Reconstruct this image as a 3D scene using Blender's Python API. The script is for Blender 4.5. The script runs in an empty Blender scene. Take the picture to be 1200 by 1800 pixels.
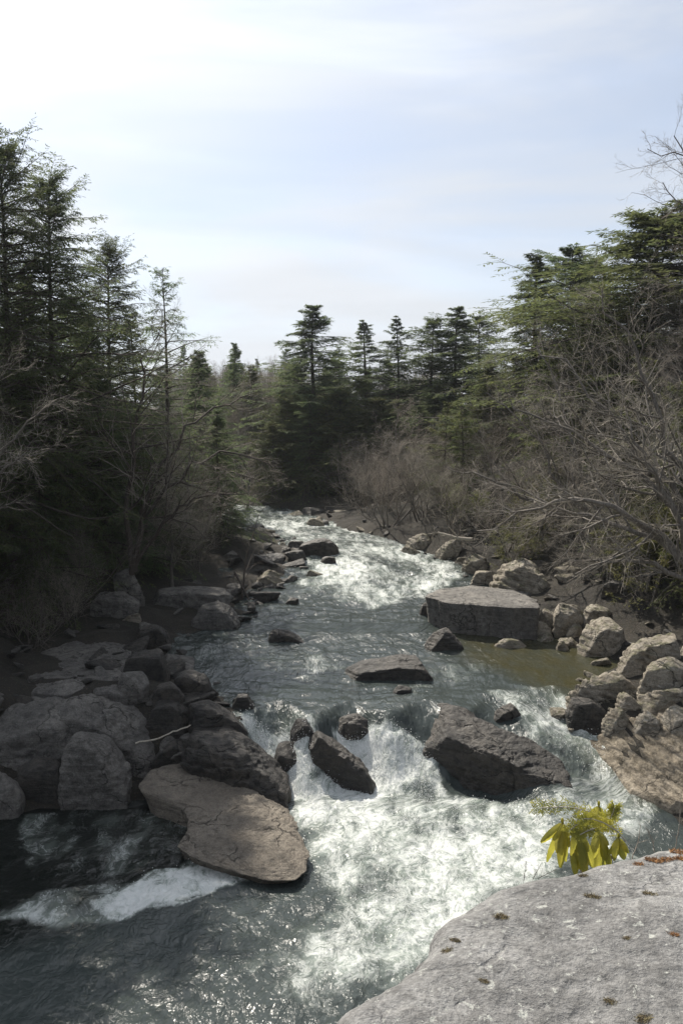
import bpy, bmesh, math, random
import numpy as np
from mathutils import Vector, Matrix

# ------------------------------------------------------------------ camera, sky, sun, exposure
S = bpy.context.scene
COL = S.collection
CAM_Z = 9.0
FPX = 1450.0                      # focal length in pixels of the 1200 px wide photograph
PITCH = math.radians(5.5)
cam = bpy.data.cameras.new('camera')
cam.sensor_fit = 'HORIZONTAL'; cam.sensor_width = 36.0; cam.lens = FPX / 1200 * 36.0
cam.clip_start = 0.05; cam.clip_end = 6000
camo = bpy.data.objects.new('camera', cam); COL.objects.link(camo)
camo.location = (0, 0, CAM_Z); camo.rotation_euler = (math.radians(90) - PITCH, 0, 0)
S.camera = camo

SUN_AZ, SUN_EL = math.radians(-29), math.radians(47)     # azimuth from +Y (view direction), negative = left
sdir = Vector((math.sin(SUN_AZ) * math.cos(SUN_EL), math.cos(SUN_AZ) * math.cos(SUN_EL), math.sin(SUN_EL)))
sl = bpy.data.lights.new('sun', 'SUN'); sl.energy = 5.0; sl.angle = math.radians(0.5); sl.color = (1.0, 0.93, 0.82)
so = bpy.data.objects.new('sun', sl); COL.objects.link(so)
so.location = sdir * 60; so.rotation_euler = (-sdir).to_track_quat('-Z', 'Y').to_euler()

W = bpy.data.worlds.new('World'); S.world = W; W.use_nodes = True
nt = W.node_tree; nt.nodes.clear()
def WN(t, **k):
    n = nt.nodes.new(t)
    for a, b in k.items(): setattr(n, a, b)
    return n
wl = nt.links.new
out = WN('ShaderNodeOutputWorld'); bg = WN('ShaderNodeBackground')
sky = WN('ShaderNodeTexSky', sky_type='NISHITA', sun_disc=False, sun_elevation=SUN_EL, sun_rotation=SUN_AZ,
         air_density=1.0, dust_density=1.6, ozone_density=1.2, altitude=700)
tc = WN('ShaderNodeTexCoord'); mp = WN('ShaderNodeMapping')
mp.inputs['Scale'].default_value = (1.0, 1.0, 4.2); mp.inputs['Rotation'].default_value = (0.10, 0.16, 0.25)
wl(tc.outputs['Generated'], mp.inputs['Vector'])
cn = WN('ShaderNodeTexNoise'); cn.inputs['Scale'].default_value = 1.7; cn.inputs['Detail'].default_value = 7; cn.inputs['Roughness'].default_value = 0.52
cn.inputs['Distortion'].default_value = 0.6
wl(mp.outputs[0], cn.inputs['Vector'])
cr = WN('ShaderNodeMapRange', interpolation_type='SMOOTHSTEP'); cr.inputs['From Min'].default_value = 0.36; cr.inputs['From Max'].default_value = 0.66
cr.inputs['To Min'].default_value = 0.50; cr.inputs['To Max'].default_value = 1.0
wl(cn.outputs['Fac'], cr.inputs['Value'])
# thin cirrus scatters the sun forward: brighter towards the sun, in world directions
dp = WN('ShaderNodeVectorMath', operation='DOT_PRODUCT'); dp.inputs[1].default_value = sdir
wl(tc.outputs['Generated'], dp.inputs[0])
mx0 = WN('ShaderNodeMath', operation='MAXIMUM'); mx0.inputs[1].default_value = 0.0; wl(dp.outputs['Value'], mx0.inputs[0])
pw = WN('ShaderNodeMath', operation='POWER'); pw.inputs[1].default_value = 7.0; wl(mx0.outputs[0], pw.inputs[0])
mu = WN('ShaderNodeMath', operation='MULTIPLY_ADD'); mu.inputs[1].default_value = 5.0; wl(pw.outputs[0], mu.inputs[0])
fr = WN('ShaderNodeMapRange', interpolation_type='SMOOTHSTEP'); fr.inputs['From Min'].default_value = -0.15; fr.inputs['From Max'].default_value = 0.26
fr.inputs['To Min'].default_value = 2.0; fr.inputs['To Max'].default_value = 5.3
wl(dp.outputs['Value'], fr.inputs['Value']); wl(fr.outputs[0], mu.inputs[2])
cc = WN('ShaderNodeVectorMath', operation='SCALE'); cc.inputs[0].default_value = (0.945, 0.985, 1.045); wl(mu.outputs[0], cc.inputs['Scale'])
mix = WN('ShaderNodeMix', data_type='RGBA'); wl(cr.outputs[0], mix.inputs['Factor']); wl(sky.outputs[0], mix.inputs[6]); wl(cc.outputs[0], mix.inputs[7])
mp2 = WN('ShaderNodeMapping'); mp2.inputs['Scale'].default_value = (0.8, 1.6, 8.0); mp2.inputs['Rotation'].default_value = (0.05, 0.22, 0.5); wl(tc.outputs['Generated'], mp2.inputs['Vector'])
cn2 = WN('ShaderNodeTexNoise'); cn2.inputs['Scale'].default_value = 1.6; cn2.inputs['Detail'].default_value = 6; cn2.inputs['Distortion'].default_value = 0.8; wl(mp2.outputs[0], cn2.inputs['Vector'])
cr2 = WN('ShaderNodeMapRange', interpolation_type='SMOOTHSTEP'); cr2.inputs['From Min'].default_value = 0.35; cr2.inputs['From Max'].default_value = 0.68; cr2.inputs['To Min'].default_value = 0.95; cr2.inputs['To Max'].default_value = 1.07
wl(cn2.outputs['Fac'], cr2.inputs['Value'])
st2 = WN('ShaderNodeVectorMath', operation='SCALE'); wl(mix.outputs[2], st2.inputs[0]); wl(cr2.outputs[0], st2.inputs['Scale'])
wl(st2.outputs[0], bg.inputs['Color']); bg.inputs['Strength'].default_value = 0.10
wl(bg.outputs[0], out.inputs['Surface'])

S.view_settings.view_transform = 'Standard'; S.view_settings.look = 'None'
S.view_settings.exposure = 0.60; S.view_settings.gamma = 1.0
S.cycles.max_bounces = 5; S.cycles.diffuse_bounces = 2; S.cycles.glossy_bounces = 3; S.cycles.transparent_max_bounces = 4
S.cycles.transmission_bounces = 2
S.cycles.use_denoising = True; S.cycles.sample_clamp_direct = 3.0; S.cycles.sample_clamp_indirect = 3.0

# ------------------------------------------------------------------ numeric helpers
RNG = np.random.default_rng(7)
def sstep(a, b, x):
    t = np.clip((np.asarray(x, float) - a) / (b - a), 0, 1); return t * t * (3 - 2 * t)
_perm = np.random.default_rng(99).permutation(256); _perm = np.concatenate([_perm, _perm, _perm])
_g = np.random.default_rng(98).normal(size=(256, 3)); _g /= np.linalg.norm(_g, axis=1)[:, None]
def pn(P, seed=0):
    """gradient noise, P (N,3) -> about -1..1"""
    P = np.asarray(P, float) + seed * 17.31
    I = np.floor(P).astype(int); F = P - I; U = F * F * F * (F * (F * 6 - 15) + 10)
    r = 0
    for dx in (0, 1):
        for dy in (0, 1):
            for dz in (0, 1):
                h = _perm[_perm[_perm[(I[:, 0] + dx) & 255] + ((I[:, 1] + dy) & 255)] + ((I[:, 2] + dz) & 255)]
                d = (_g[h] * (F - (dx, dy, dz))).sum(1)
                w = (U[:, 0] if dx else 1 - U[:, 0]) * (U[:, 1] if dy else 1 - U[:, 1]) * (U[:, 2] if dz else 1 - U[:, 2])
                r = r + d * w
    return r * 1.6
def fbm(P, o=4, seed=0, g=0.5):
    a, f, r = 1.0, 1.0, 0
    for k in range(o):
        r = r + a * pn(np.asarray(P) * f, seed + k); a *= g; f *= 2.03
    return r
def ridged(P, o=4, seed=0):
    a, f, r = 1.0, 1.0, 0
    for k in range(o):
        r = r + a * (1 - np.abs(pn(np.asarray(P) * f, seed + k))); a *= 0.5; f *= 2.1
    return r / 1.9

cP, sP = math.cos(PITCH), math.sin(PITCH)
def ray(px, py):
    r = (px - 600) / FPX; u = (900 - py) / FPX
    return (r, cP + u * sP, -sP + u * cP)
def at(px, py, Y):                 # the world point on that sight line at forward distance Y
    d = ray(px, py); t = Y / d[1]
    return np.array([d[0] * t, Y, CAM_Z + d[2] * t])
def on_plane(px, py, z):
    d = ray(px, py); t = (z - CAM_Z) / d[2]
    return np.array([d[0] * t, d[1] * t, z])
def topz(py, Y):
    return at(600, py, Y)[2]

# ------------------------------------------------------------------ river and terrain functions
ZW_Y = [0, 24.0, 28, 33, 40, 50, 60, 80, 300]
ZW_Z = [1.45, 1.5, 1.8, 2.2, 2.8, 3.5, 3.9, 4.1, 4.3]
def zwater(X, Y):
    X = np.asarray(X, float); Y = np.asarray(Y, float)
    up = np.interp(Y, ZW_Y, ZW_Z)
    k = sstep(3.2, 5.6, X)
    y0 = 19.75 * (1 - k) + 16.8 * k + 0.40 * np.sin(X * 2.3); y1 = 22.2 * (1 - k) + 23.6 * k + 0.45 * np.sin(X * 3.1 + 1)
    return up * sstep(0, 1, (Y - y0) / (y1 - y0))
_ts = 3.0 * (400 / 3.0) ** np.linspace(0, 1, 1600)
def hit(px, py, fn):
    d = ray(px, py); a = _ts
    for _ in range(2):
        z = CAM_Z + d[2] * a; k = z <= fn(d[0] * a, d[1] * a)
        i = int(np.argmax(k)) if k.any() else -1
        if i <= 0: break
        a = np.linspace(a[i - 1], a[i], 60)
    t = a[int(np.argmax(k))] if k.any() else 60.0
    return np.array([d[0] * t, d[1] * t, CAM_Z + d[2] * t])
lw = [(240, 1415), (330, 1400), (430, 1300), (400, 1235), (305, 1160), (330, 1112), (425, 1095), (440, 1045), (505, 1012), (520, 975), (480, 938)]
rw = [(1130, 1400), (1045, 1300), (1000, 1240), (1085, 1165), (1010, 1130), (945, 1112), (930, 1065), (850, 1020), (790, 985), (700, 955), (600, 928)]
LW = sorted([tuple(hit(a, b, lambda x, y: zwater(x, y))[:2][::-1]) for a, b in lw])
RW = sorted([tuple(hit(a, b, lambda x, y: zwater(x, y))[:2][::-1]) for a, b in rw])
LW = [(0, -13), (8, -13.5), (14, -13), (17.0, -11.0), (18.8, -7.5)] + [p for p in LW if p[0] > 19.3] + [(50.5, -10), (52.5, -18), (55, -34), (59, -90), (300, -300)]
RW = [(0, 9), (10, 9.5), (15, 8.8)] + [p for p in RW if p[0] > 16] + [(56, -3), (60, -9), (65, -22), (71, -45), (78, -90), (300, -600)]
LWa, RWa = np.array(sorted(LW)), np.array(sorted(RW))
def xL(Y): return np.interp(Y, LWa[:, 0], LWa[:, 1])
def xR(Y): return np.interp(Y, RWa[:, 0], RWa[:, 1])
def ground(X, Y):
    X = np.atleast_1d(np.asarray(X, float)); Y = np.atleast_1d(np.asarray(Y, float))
    zw = zwater(X, Y)
    dl = xL(Y) - X; dr = np.where(Y < 56, X - xR(Y), np.minimum(X - xR(Y), np.maximum((Y - np.interp(-X, [-3, 9, 22, 45, 90], [56, 60, 65, 71, 78])), X - xR(Y)) * 1.0))
    dr = np.where(Y > 54, np.minimum(np.maximum(dr, 0), np.maximum(0, (Y - 50)) + np.maximum(0, X)) + np.minimum(dr, 0), dr)
    hl = np.interp(dl, [-6, -1.5, 0, 1, 3, 7, 12, 25, 60, 200], [-1.2, -0.7, -0.05, 0.2, 0.45, 1.1, 2.6, 6, 9, 12])
    hr = np.interp(dr, [-6, -1.5, 0, 1, 3, 6, 12, 26, 60, 200], [-1.2, -0.7, -0.05, 0.4, 1.0, 2.3, 5.6, 11.5, 17, 22])
    far = 1 - 0.72 * sstep(40, 57, Y - 0.35 * np.clip(X, 0, 40))
    z = zw + np.maximum(np.where(hl > 0, hl * far, hl), np.where(hr > 0, hr * far, hr))
    z = z + sstep(80, 190, Y) * 5
    P = np.stack([X * 0.22, Y * 0.22, X * 0], 1)
    land = sstep(0.5, 4, np.maximum(dl, dr))
    z = z + land * 0.7 * fbm(P, 4, 3)
    # the rock shelf the picture is taken from
    z = np.where((Y < 1.2) & (X > -3), np.maximum(z, 6.6 - 7 * sstep(0.2, 1.2, Y)), z)
    return z
def gz(x, y): return float(ground(x, y)[0])
def surfv(x, y): return np.maximum(ground(x, y), zwater(x, y))
def surf(x, y): return float(surfv(x, y)[0])

# ------------------------------------------------------------------ mesh helpers
def link(o, parent=None):
    COL.objects.link(o)
    if parent is not None: o.parent = parent
    return o
def mesh_np(name, V, faces, mats=None, smooth=True):
    """faces: list of (n,k) index arrays"""
    me = bpy.data.meshes.new(name)
    V = np.ascontiguousarray(V, np.float32)
    me.vertices.add(len(V)); me.vertices.foreach_set('co', V.ravel())
    faces = [np.asarray(f, np.int32) for f in faces if len(f)]
    loops = np.concatenate([f.ravel() for f in faces])
    tot = np.concatenate([np.full(len(f), f.shape[1], np.int32) for f in faces])
    start = np.concatenate([[0], np.cumsum(tot)[:-1]]).astype(np.int32)
    me.loops.add(len(loops)); me.loops.foreach_set('vertex_index', loops)
    me.polygons.add(len(tot)); me.polygons.foreach_set('loop_start', start); me.polygons.foreach_set('loop_total', tot)
    me.polygons.foreach_set('use_smooth', np.full(len(tot), smooth))
    me.update(calc_edges=True); me.validate()
    if mats is not None: me.materials.append(mats)
    return me
def obj_np(name, V, faces, mat, parent=None, smooth=True):
    return link(bpy.data.objects.new(name, mesh_np(name, V, faces, mat, smooth)), parent)
def empty(name, loc):
    o = bpy.data.objects.new(name, None); COL.objects.link(o); o.location = loc; o.empty_display_size = 0.2
    return o
def tag(o, label=None, cat=None, group=None, kind=None):
    if label: o['label'] = label
    if cat: o['category'] = cat
    if group: o['group'] = group
    if kind: o['kind'] = kind
    return o
def copy_tree(o, parent=None):
    c = o.copy(); COL.objects.link(c)
    if parent is not None: c.parent = parent
    for ch in list(o.children): copy_tree(ch, c)
    return c
def grid_faces(nr, nc, wrap=False):
    i = np.arange(nr - 1)[:, None]; j = np.arange(nc if wrap else nc - 1)[None, :]
    a = i * nc + j; b = i * nc + (j + 1) % nc
    return np.stack([a, b, b + nc, a + nc], -1).reshape(-1, 4)
def tubes(P, R, k):
    """P (N,S,3) R (N,S) -> V,F of N tapered tubes"""
    N, Sg, _ = P.shape
    T = np.gradient(P, axis=1); T /= np.linalg.norm(T, axis=2, keepdims=True) + 1e-9
    ref = np.where(np.abs(T[..., 2:3]) > 0.9, np.array([1.0, 0, 0]), np.array([0, 0, 1.0]))
    A = np.cross(T, ref); A /= np.linalg.norm(A, axis=2, keepdims=True) + 1e-9
    B = np.cross(T, A)
    an = np.arange(k) * 2 * math.pi / k
    V = P[:, :, None, :] + R[:, :, None, None] * (A[:, :, None, :] * np.cos(an)[None, None, :, None] + B[:, :, None, :] * np.sin(an)[None, None, :, None])
    base = (np.arange(N) * Sg * k)[:, None, None]; i = np.arange(Sg - 1)[None, :, None] * k; j = np.arange(k)[None, None, :]
    a = base + i + j; b = base + i + (j + 1) % k
    F = np.stack([a, b, b + k, a + k], -1).reshape(-1, 4)
    return V.reshape(-1, 3), F
def merge(parts):
    Vs, Fs, n = [], [], 0
    for V, F in parts:
        Vs.append(V); Fs.append(np.asarray(F) + n); n += len(V)
    return np.concatenate(Vs), Fs

# ------------------------------------------------------------------ materials
class MT:
    def __init__(s, name):
        s.m = bpy.data.materials.new(name); s.m.use_nodes = True; s.t = s.m.node_tree
        s.t.nodes.clear(); s.out = s.n('ShaderNodeOutputMaterial')
    def n(s, t, ins=None, **k):
        x = s.t.nodes.new(t)
        for a, b in k.items(): setattr(x, a, b)
        for a, b in (ins or {}).items():
            if hasattr(b, 'node'): s.t.links.new(b, x.inputs[a])
            else: x.inputs[a].default_value = b
        return x
    def noise(s, vec, scale, detail=5, rough=0.55, dist=0.0):
        i = {'Scale': scale, 'Detail': detail, 'Roughness': rough, 'Distortion': dist}
        if vec is not None: i['Vector'] = vec
        return s.n('ShaderNodeTexNoise', i).outputs['Fac']
    def rng(s, v, a, b, c=0.0, d=1.0, smooth=True):
        return s.n('ShaderNodeMapRange', {'Value': v, 'From Min': a, 'From Max': b, 'To Min': c, 'To Max': d},
                   interpolation_type='SMOOTHSTEP' if smooth else 'LINEAR').outputs[0]
    def mix(s, f, a, b, mode='MIX'):
        x = s.n('ShaderNodeMix', data_type='RGBA', blend_type=mode)
        for i, v in ((0, f), (6, a), (7, b)):
            if hasattr(v, 'node'): s.t.links.new(v, x.inputs[i])
            else: x.inputs[i].default_value = v if i == 0 else (v if len(v) == 4 else (*v, 1))
        return x.outputs[2]
    def math(s, op, a, b=0.0, c=0.0):
        x = s.n('ShaderNodeMath', operation=op)
        for i, v in enumerate((a, b, c)):
            if hasattr(v, 'node'): s.t.links.new(v, x.inputs[i])
            else: x.inputs[i].default_value = v
        return x.outputs[0]
    def bump(s, h, dist, strength=1.0, normal=None):
        i = {'Height': h, 'Distance': dist, 'Strength': strength}
        if normal is not None: i['Normal'] = normal
        return s.n('ShaderNodeBump', i).outputs[0]
    def done(s, sh):
        s.t.links.new(sh, s.out.inputs['Surface']); return s.m

def rock_mat(name, c1, c2, c3, rough=0.85, lichen=0.0, wet=0.0, scale=1.0, moss=0.0, cracks=0.8):
    m = MT(name)
    tcn = m.n('ShaderNodeTexCoord'); oi = m.n('ShaderNodeObjectInfo')
    off = m.n('ShaderNodeVectorMath', {0: tcn.outputs['Object']}, operation='ADD')
    sc = m.n('ShaderNodeVectorMath', {0: (37.0, 19.0, 53.0)}, operation='SCALE'); m.t.links.new(oi.outputs['Random'], sc.inputs['Scale'])
    m.t.links.new(sc.outputs[0], off.inputs[1]); v = off.outputs[0]
    n1 = m.noise(v, 0.9 * scale, 6, 0.6); n2 = m.noise(v, 5 * scale, 6, 0.65); n3 = m.noise(v, 28 * scale, 5, 0.7); n4 = m.noise(v, 110 * scale, 3, 0.7)
    col = m.mix(m.rng(n1, 0.35, 0.65), c1, c2)
    col = m.mix(m.rng(n2, 0.42, 0.72), col, c3)
    val = m.rng(n3, 0.25, 0.75, 0.66, 1.28)
    col = m.mix(1.0, col, m.n('ShaderNodeCombineColor', {0: val, 1: val, 2: val}).outputs[0], 'MULTIPLY')
    # dark pits and stains
    col = m.mix(m.math('MULTIPLY', m.rng(m.noise(v, 11 * scale, 6, 0.75), 0.57, 0.66), 0.6), col, tuple(x * 0.42 for x in c1))
    # open cracks
    vd = m.n('ShaderNodeTexNoise', {'Vector': v, 'Scale': 1.7 * scale, 'Detail': 4.0}).outputs['Color']
    vv = m.n('ShaderNodeVectorMath', {0: v, 1: m.n('ShaderNodeVectorMath', {0: vd, 1: (0.9 / scale, 0.9 / scale, 0.9 / scale)}, operation='MULTIPLY').outputs[0]}, operation='ADD').outputs[0]
    ve = m.n('ShaderNodeTexVoronoi', {'Vector': vv, 'Scale': 0.9 * scale}, feature='DISTANCE_TO_EDGE').outputs['Distance']
    crack = m.math('MULTIPLY', m.rng(ve, 0.022, 0.004), m.rng(n1, 0.44, 0.56))
    col = m.mix(m.math('MULTIPLY', crack, cracks), col, tuple(x * 0.25 for x in c1))
    # bedding streaks
    mpv = m.n('ShaderNodeMapping', {'Vector': v, 'Rotation': (0.12, 0.2, 0.3), 'Scale': (0.7, 0.7, 7.0)}).outputs[0]
    nb = m.noise(mpv, 1.6 * scale, 5, 0.6)
    col = m.mix(m.math('MULTIPLY', m.rng(nb, 0.52, 0.70), 0.45), col, tuple(x * 0.55 for x in c1))
    if lichen:
        nl = m.noise(v, 9 * scale, 8, 0.72, 0.5)
        col = m.mix(m.math('MULTIPLY', m.rng(nl, 0.585, 0.63), lichen), col, (0.48, 0.49, 0.45))
        vo = m.n('ShaderNodeTexVoronoi', {'Vector': v, 'Scale': 7.0 * scale, 'Randomness': 1.0}); 
        ring = m.math('MULTIPLY', m.rng(m.math('ADD', vo.outputs['Distance'], m.math('MULTIPLY', n2, 0.25)), 0.30, 0.22), m.rng(n1, 0.48, 0.6))
        col = m.mix(m.math('MULTIPLY', ring, lichen * 0.8), col, (0.5, 0.52, 0.47))
    if moss:
        up = m.n('ShaderNodeSeparateXYZ', {0: m.n('ShaderNodeNewGeometry').outputs['Normal']}).outputs[2]
        mf = m.math('MULTIPLY', m.rng(up, 0.2, 0.8), m.rng(m.noise(v, 2.4 * scale, 6, 0.7), 0.47, 0.58))
        col = m.mix(m.math('MULTIPLY', mf, moss), col, (0.06, 0.068, 0.018))
    h = m.math('ADD', m.math('MULTIPLY', n2, 1.0), m.math('MULTIPLY', n3, 0.35))
    h = m.math('ADD', h, m.math('MULTIPLY', n4, 0.10)); h = m.math('ADD', h, m.math('MULTIPLY', nb, 0.8)); h = m.math('SUBTRACT', h, m.math('MULTIPLY', crack, 0.6 * cracks))
    bp = m.bump(h, 0.09 / scale, 1.0)
    p = m.n('ShaderNodeBsdfPrincipled', {'Base Color': col, 'Normal': bp, 'Roughness': m.rng(n2, 0.3, 0.7, rough - 0.12, min(1, rough + 0.1)), 'Specular IOR Level': 0.35 + 0.4 * wet})
    return m.done(p.outputs[0])
M = {}
M['tan_rock'] = rock_mat('tan sandstone', (0.175, 0.15, 0.12), (0.235, 0.205, 0.165), (0.12, 0.105, 0.088), 0.8)
M['grey_rock'] = rock_mat('grey sandstone', (0.13, 0.122, 0.112), (0.21, 0.195, 0.175), (0.075, 0.071, 0.066), 0.85, 0.2)
M['bank_rock'] = rock_mat('pale bank sandstone', (0.235, 0.205, 0.16), (0.385, 0.345, 0.285), (0.10, 0.085, 0.065), 0.85, 0.25, 0, 1.0, 0.55)
M['wet_rock'] = rock_mat('wet dark rock', (0.034, 0.031, 0.028), (0.075, 0.065, 0.054), (0.020, 0.019, 0.018), 0.62, 0.0, 0.25)
M['near_rock'] = rock_mat('near grey bedrock', (0.205, 0.202, 0.196), (0.30, 0.296, 0.288), (0.13, 0.128, 0.124), 0.9, 0.75, 0, 2.6, 0.0, 0.25)
M['ledge_rock'] = rock_mat('layered ledge rock', (0.20, 0.165, 0.115), (0.33, 0.28, 0.21), (0.085, 0.068, 0.045), 0.7, 0.1, 0.2)

def bark_mat(name, c1, c2):
    m = MT(name); tcn = m.n('ShaderNodeTexCoord'); oi = m.n('ShaderNodeObjectInfo')
    mpv = m.n('ShaderNodeMapping', {'Vector': tcn.outputs['Object'], 'Scale': (9, 9, 2.0)}).outputs[0]
    n = m.noise(mpv, 2.5, 5, 0.65)
    col = m.mix(m.rng(n, 0.35, 0.65), c1, c2)
    col = m.mix(m.math('MULTIPLY', oi.outputs['Random'], 0.45), col, tuple(0.5 * x for x in c1))
    p = m.n('ShaderNodeBsdfPrincipled', {'Base Color': col, 'Roughness': 0.85, 'Normal': m.bump(n, 0.02, 0.8)})
    return m.done(p.outputs[0])
M['bark'] = bark_mat('hemlock bark', (0.055, 0.042, 0.034), (0.10, 0.08, 0.065))
M['grey_bark'] = bark_mat('grey bare bark', (0.11, 0.095, 0.08), (0.22, 0.195, 0.165))
M['twig'] = bark_mat('bare twigs', (0.31, 0.275, 0.225), (0.45, 0.405, 0.335))
M['red_twig'] = bark_mat('reddish twigs', (0.28, 0.24, 0.20), (0.40, 0.35, 0.295))

def leaf_mat(name, c1, c2, trans=0.35, rough=0.7, sc=1.3):
    m = MT(name); tcn = m.n('ShaderNodeTexCoord'); oi = m.n('ShaderNodeObjectInfo')
    n = m.noise(tcn.outputs['Object'], sc, 4, 0.6)
    col = m.mix(m.rng(n, 0.35, 0.68), c1, c2)
    hs = m.n('ShaderNodeHueSaturation', {'Color': col, 'Hue': m.rng(oi.outputs['Random'], 0, 1, 0.478, 0.515, False), 'Value': m.rng(oi.outputs['Random'], 0, 1, 0.8, 1.25, False)}).outputs[0]
    d = m.n('ShaderNodeBsdfPrincipled', {'Base Color': hs, 'Roughness': rough, 'Specular IOR Level': 0.12})
    t = m.n('ShaderNodeBsdfTranslucent', {'Color': hs})
    x = m.n('ShaderNodeMixShader', {0: trans, 1: d.outputs[0], 2: t.outputs[0]})
    return m.done(x.outputs[0])
M['hemlock'] = leaf_mat('hemlock needles', (0.082, 0.112, 0.055), (0.15, 0.18, 0.075), 0.58)
M['hemlock_warm'] = leaf_mat('yellowish hemlock needles', (0.085, 0.104, 0.042), (0.15, 0.162, 0.062), 0.55)  # needles of a yellower green than the other hemlocks
M['evergreen'] = leaf_mat('evergreen shrub leaves', (0.10, 0.115, 0.04), (0.18, 0.18, 0.065), 0.4, 0.6)

def ground_mat():
    m = MT('forest floor'); g = m.n('ShaderNodeNewGeometry'); v = g.outputs['Position']
    n1 = m.noise(v, 0.35, 6, 0.6); n2 = m.noise(v, 3.0, 6, 0.7); n3 = m.noise(v, 22.0, 4, 0.7)
    col = m.mix(m.rng(n1, 0.35, 0.65), (0.026, 0.022, 0.018), (0.048, 0.041, 0.032))
    col = m.mix(m.rng(n2, 0.45, 0.7), col, (0.028, 0.027, 0.018))
    col = m.mix(m.rng(n3, 0.55, 0.7), col, (0.12, 0.092, 0.06))
    p = m.n('ShaderNodeBsdfPrincipled', {'Base Color': col, 'Roughness': 0.95, 'Normal': m.bump(m.math('ADD', n2, n3), 0.12, 1.0)})
    return m.done(p.outputs[0])
M['ground'] = ground_mat()

def water_mat():
    m = MT('river water'); v = m.n('ShaderNodeAttribute', attribute_name='flow').outputs['Vector']
    fo = m.n('ShaderNodeAttribute', attribute_name='foam').outputs['Fac']
    tu = m.n('ShaderNodeAttribute', attribute_name='turb').outputs['Fac']
    sh = m.n('ShaderNodeAttribute', attribute_name='shallow').outputs['Fac']
    # lacy strands: warped, stretched a little along the current
    warp = m.n('ShaderNodeTexNoise', {'Vector': v, 'Scale': 1.1, 'Detail': 4.0, 'Roughness': 0.55}).outputs['Color']
    wv = m.n('ShaderNodeVectorMath', {0: warp, 1: (1.15, 1.15, 0.3)}, operation='MULTIPLY').outputs[0]
    v2 = m.n('ShaderNodeVectorMath', {0: v, 1: wv}, operation='ADD').outputs[0]
    vs = m.n('ShaderNodeMapping', {'Vector': v2, 'Scale': (1.0, 0.8, 0.5)}).outputs[0]
    na = m.noise(vs, 3.4, 6, 0.66, 0.6); nb = m.noise(vs, 9.5, 6, 0.68, 0.5); nc = m.noise(vs, 1.2, 3, 0.5)
    ra = m.math('SUBTRACT', 1.0, m.math('MULTIPLY', m.math('ABSOLUTE', m.math('SUBTRACT', na, 0.5)), 5.0))
    rb = m.math('SUBTRACT', 1.0, m.math('MULTIPLY', m.math('ABSOLUTE', m.math('SUBTRACT', nb, 0.5)), 4.5))
    st = m.math('ADD', m.math('MULTIPLY', ra, 0.50), m.math('MULTIPLY', rb, 0.36))
    st = m.math('ADD', st, m.math('MULTIPLY', m.math('SUBTRACT', nc, 0.5), 0.5))
    lo = m.math('SUBTRACT', 1.02, m.math('MULTIPLY', fo, 0.80))
    hi = m.math('ADD', lo, 0.70)
    fac = m.n('ShaderNodeMapRange', {'Value': st, 'From Min': lo, 'From Max': hi}, interpolation_type='SMOOTHSTEP').outputs[0]
    cl = m.n('ShaderNodeAttribute', attribute_name='clear').outputs['Fac']
    body = m.mix(sh, (0.040, 0.049, 0.047), (0.044, 0.041, 0.020))
    body = m.mix(cl, body, (0.008, 0.010, 0.009))
    body = m.mix(m.rng(fo, 0.30, 1.1, 0, 0.9), body, (0.27, 0.31, 0.275))
    # ripples
    rs = m.n('ShaderNodeMapping', {'Vector': v2, 'Scale': (1.25, 0.75, 1.0)}).outputs[0]
    r0 = m.noise(rs, 1.2, 3, 0.5, 0.5); r1 = m.noise(rs, 4.0, 4, 0.55, 0.5); r2 = m.noise(rs, 11.0, 3, 0.55, 0.6); r3 = m.noise(rs, 30.0, 2, 0.5)
    h = m.math('ADD', m.math('MULTIPLY', r0, 0.9), m.math('MULTIPLY', r1, 0.62)); h = m.math('ADD', h, m.math('MULTIPLY', r2, 0.22)); h = m.math('ADD', h, m.math('MULTIPLY', r3, 0.05))
    h = m.math('MULTIPLY', h, m.rng(tu, 0, 1, 0.25, 0.85, False))
    bw = m.bump(h, 0.16, 1.0)
    wat = m.n('ShaderNodeBsdfPrincipled', {'Base Color': body, 'Roughness': 0.13, 'IOR': 1.333, 'Normal': bw})
    fh = m.math('ADD', m.math('MULTIPLY', st, 0.7), m.math('MULTIPLY', m.noise(vs, 26, 4, 0.7), 0.35))
    bf = m.bump(fh, 0.05, 0.9)
    fcol = m.mix(m.rng(nb, 0.3, 0.7), (0.55, 0.58, 0.56), (0.72, 0.73, 0.71))
    foam = m.n('ShaderNodeBsdfPrincipled', {'Base Color': fcol, 'Roughness': 0.6, 'Normal': bf, 'Specular IOR Level': 0.4})
    x = m.n('ShaderNodeMixShader', {0: fac, 1: wat.outputs[0], 2: foam.outputs[0]})
    return m.done(x.outputs[0])
M['water'] = water_mat()

# ------------------------------------------------------------------ terrain (one sheet)
def axis(lo, a, b, hi, step):
    mid = np.arange(a, b, step); up = [b]; s = step
    while up[-1] < hi: s *= 1.12; up.append(up[-1] + s)
    dn = [a]; s = step
    while dn[-1] > lo: s *= 1.12; dn.append(dn[-1] - s)
    return np.concatenate([dn[1:][::-1], mid, up])
gx = axis(-500, -30, 34, 500, 0.35); gy = axis(-80, -2, 90, 900, 0.35)
GX, GY = np.meshgrid(gx, gy)
gzv = ground(GX.ravel(), GY.ravel())
rough = fbm(np.stack([GX.ravel() * 1.3, GY.ravel() * 1.3, gzv * 0], 1), 3, 21) * 0.12
Vg = np.stack([GX.ravel(), GY.ravel(), gzv + rough * (np.abs(GX.ravel()) < 60)], 1)
tag(obj_np('ground', Vg, [grid_faces(len(gy), len(gx))], M['ground']), 'dark forest floor and river bed of leaf litter and stones between the trees', 'ground', None, 'structure')

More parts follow.
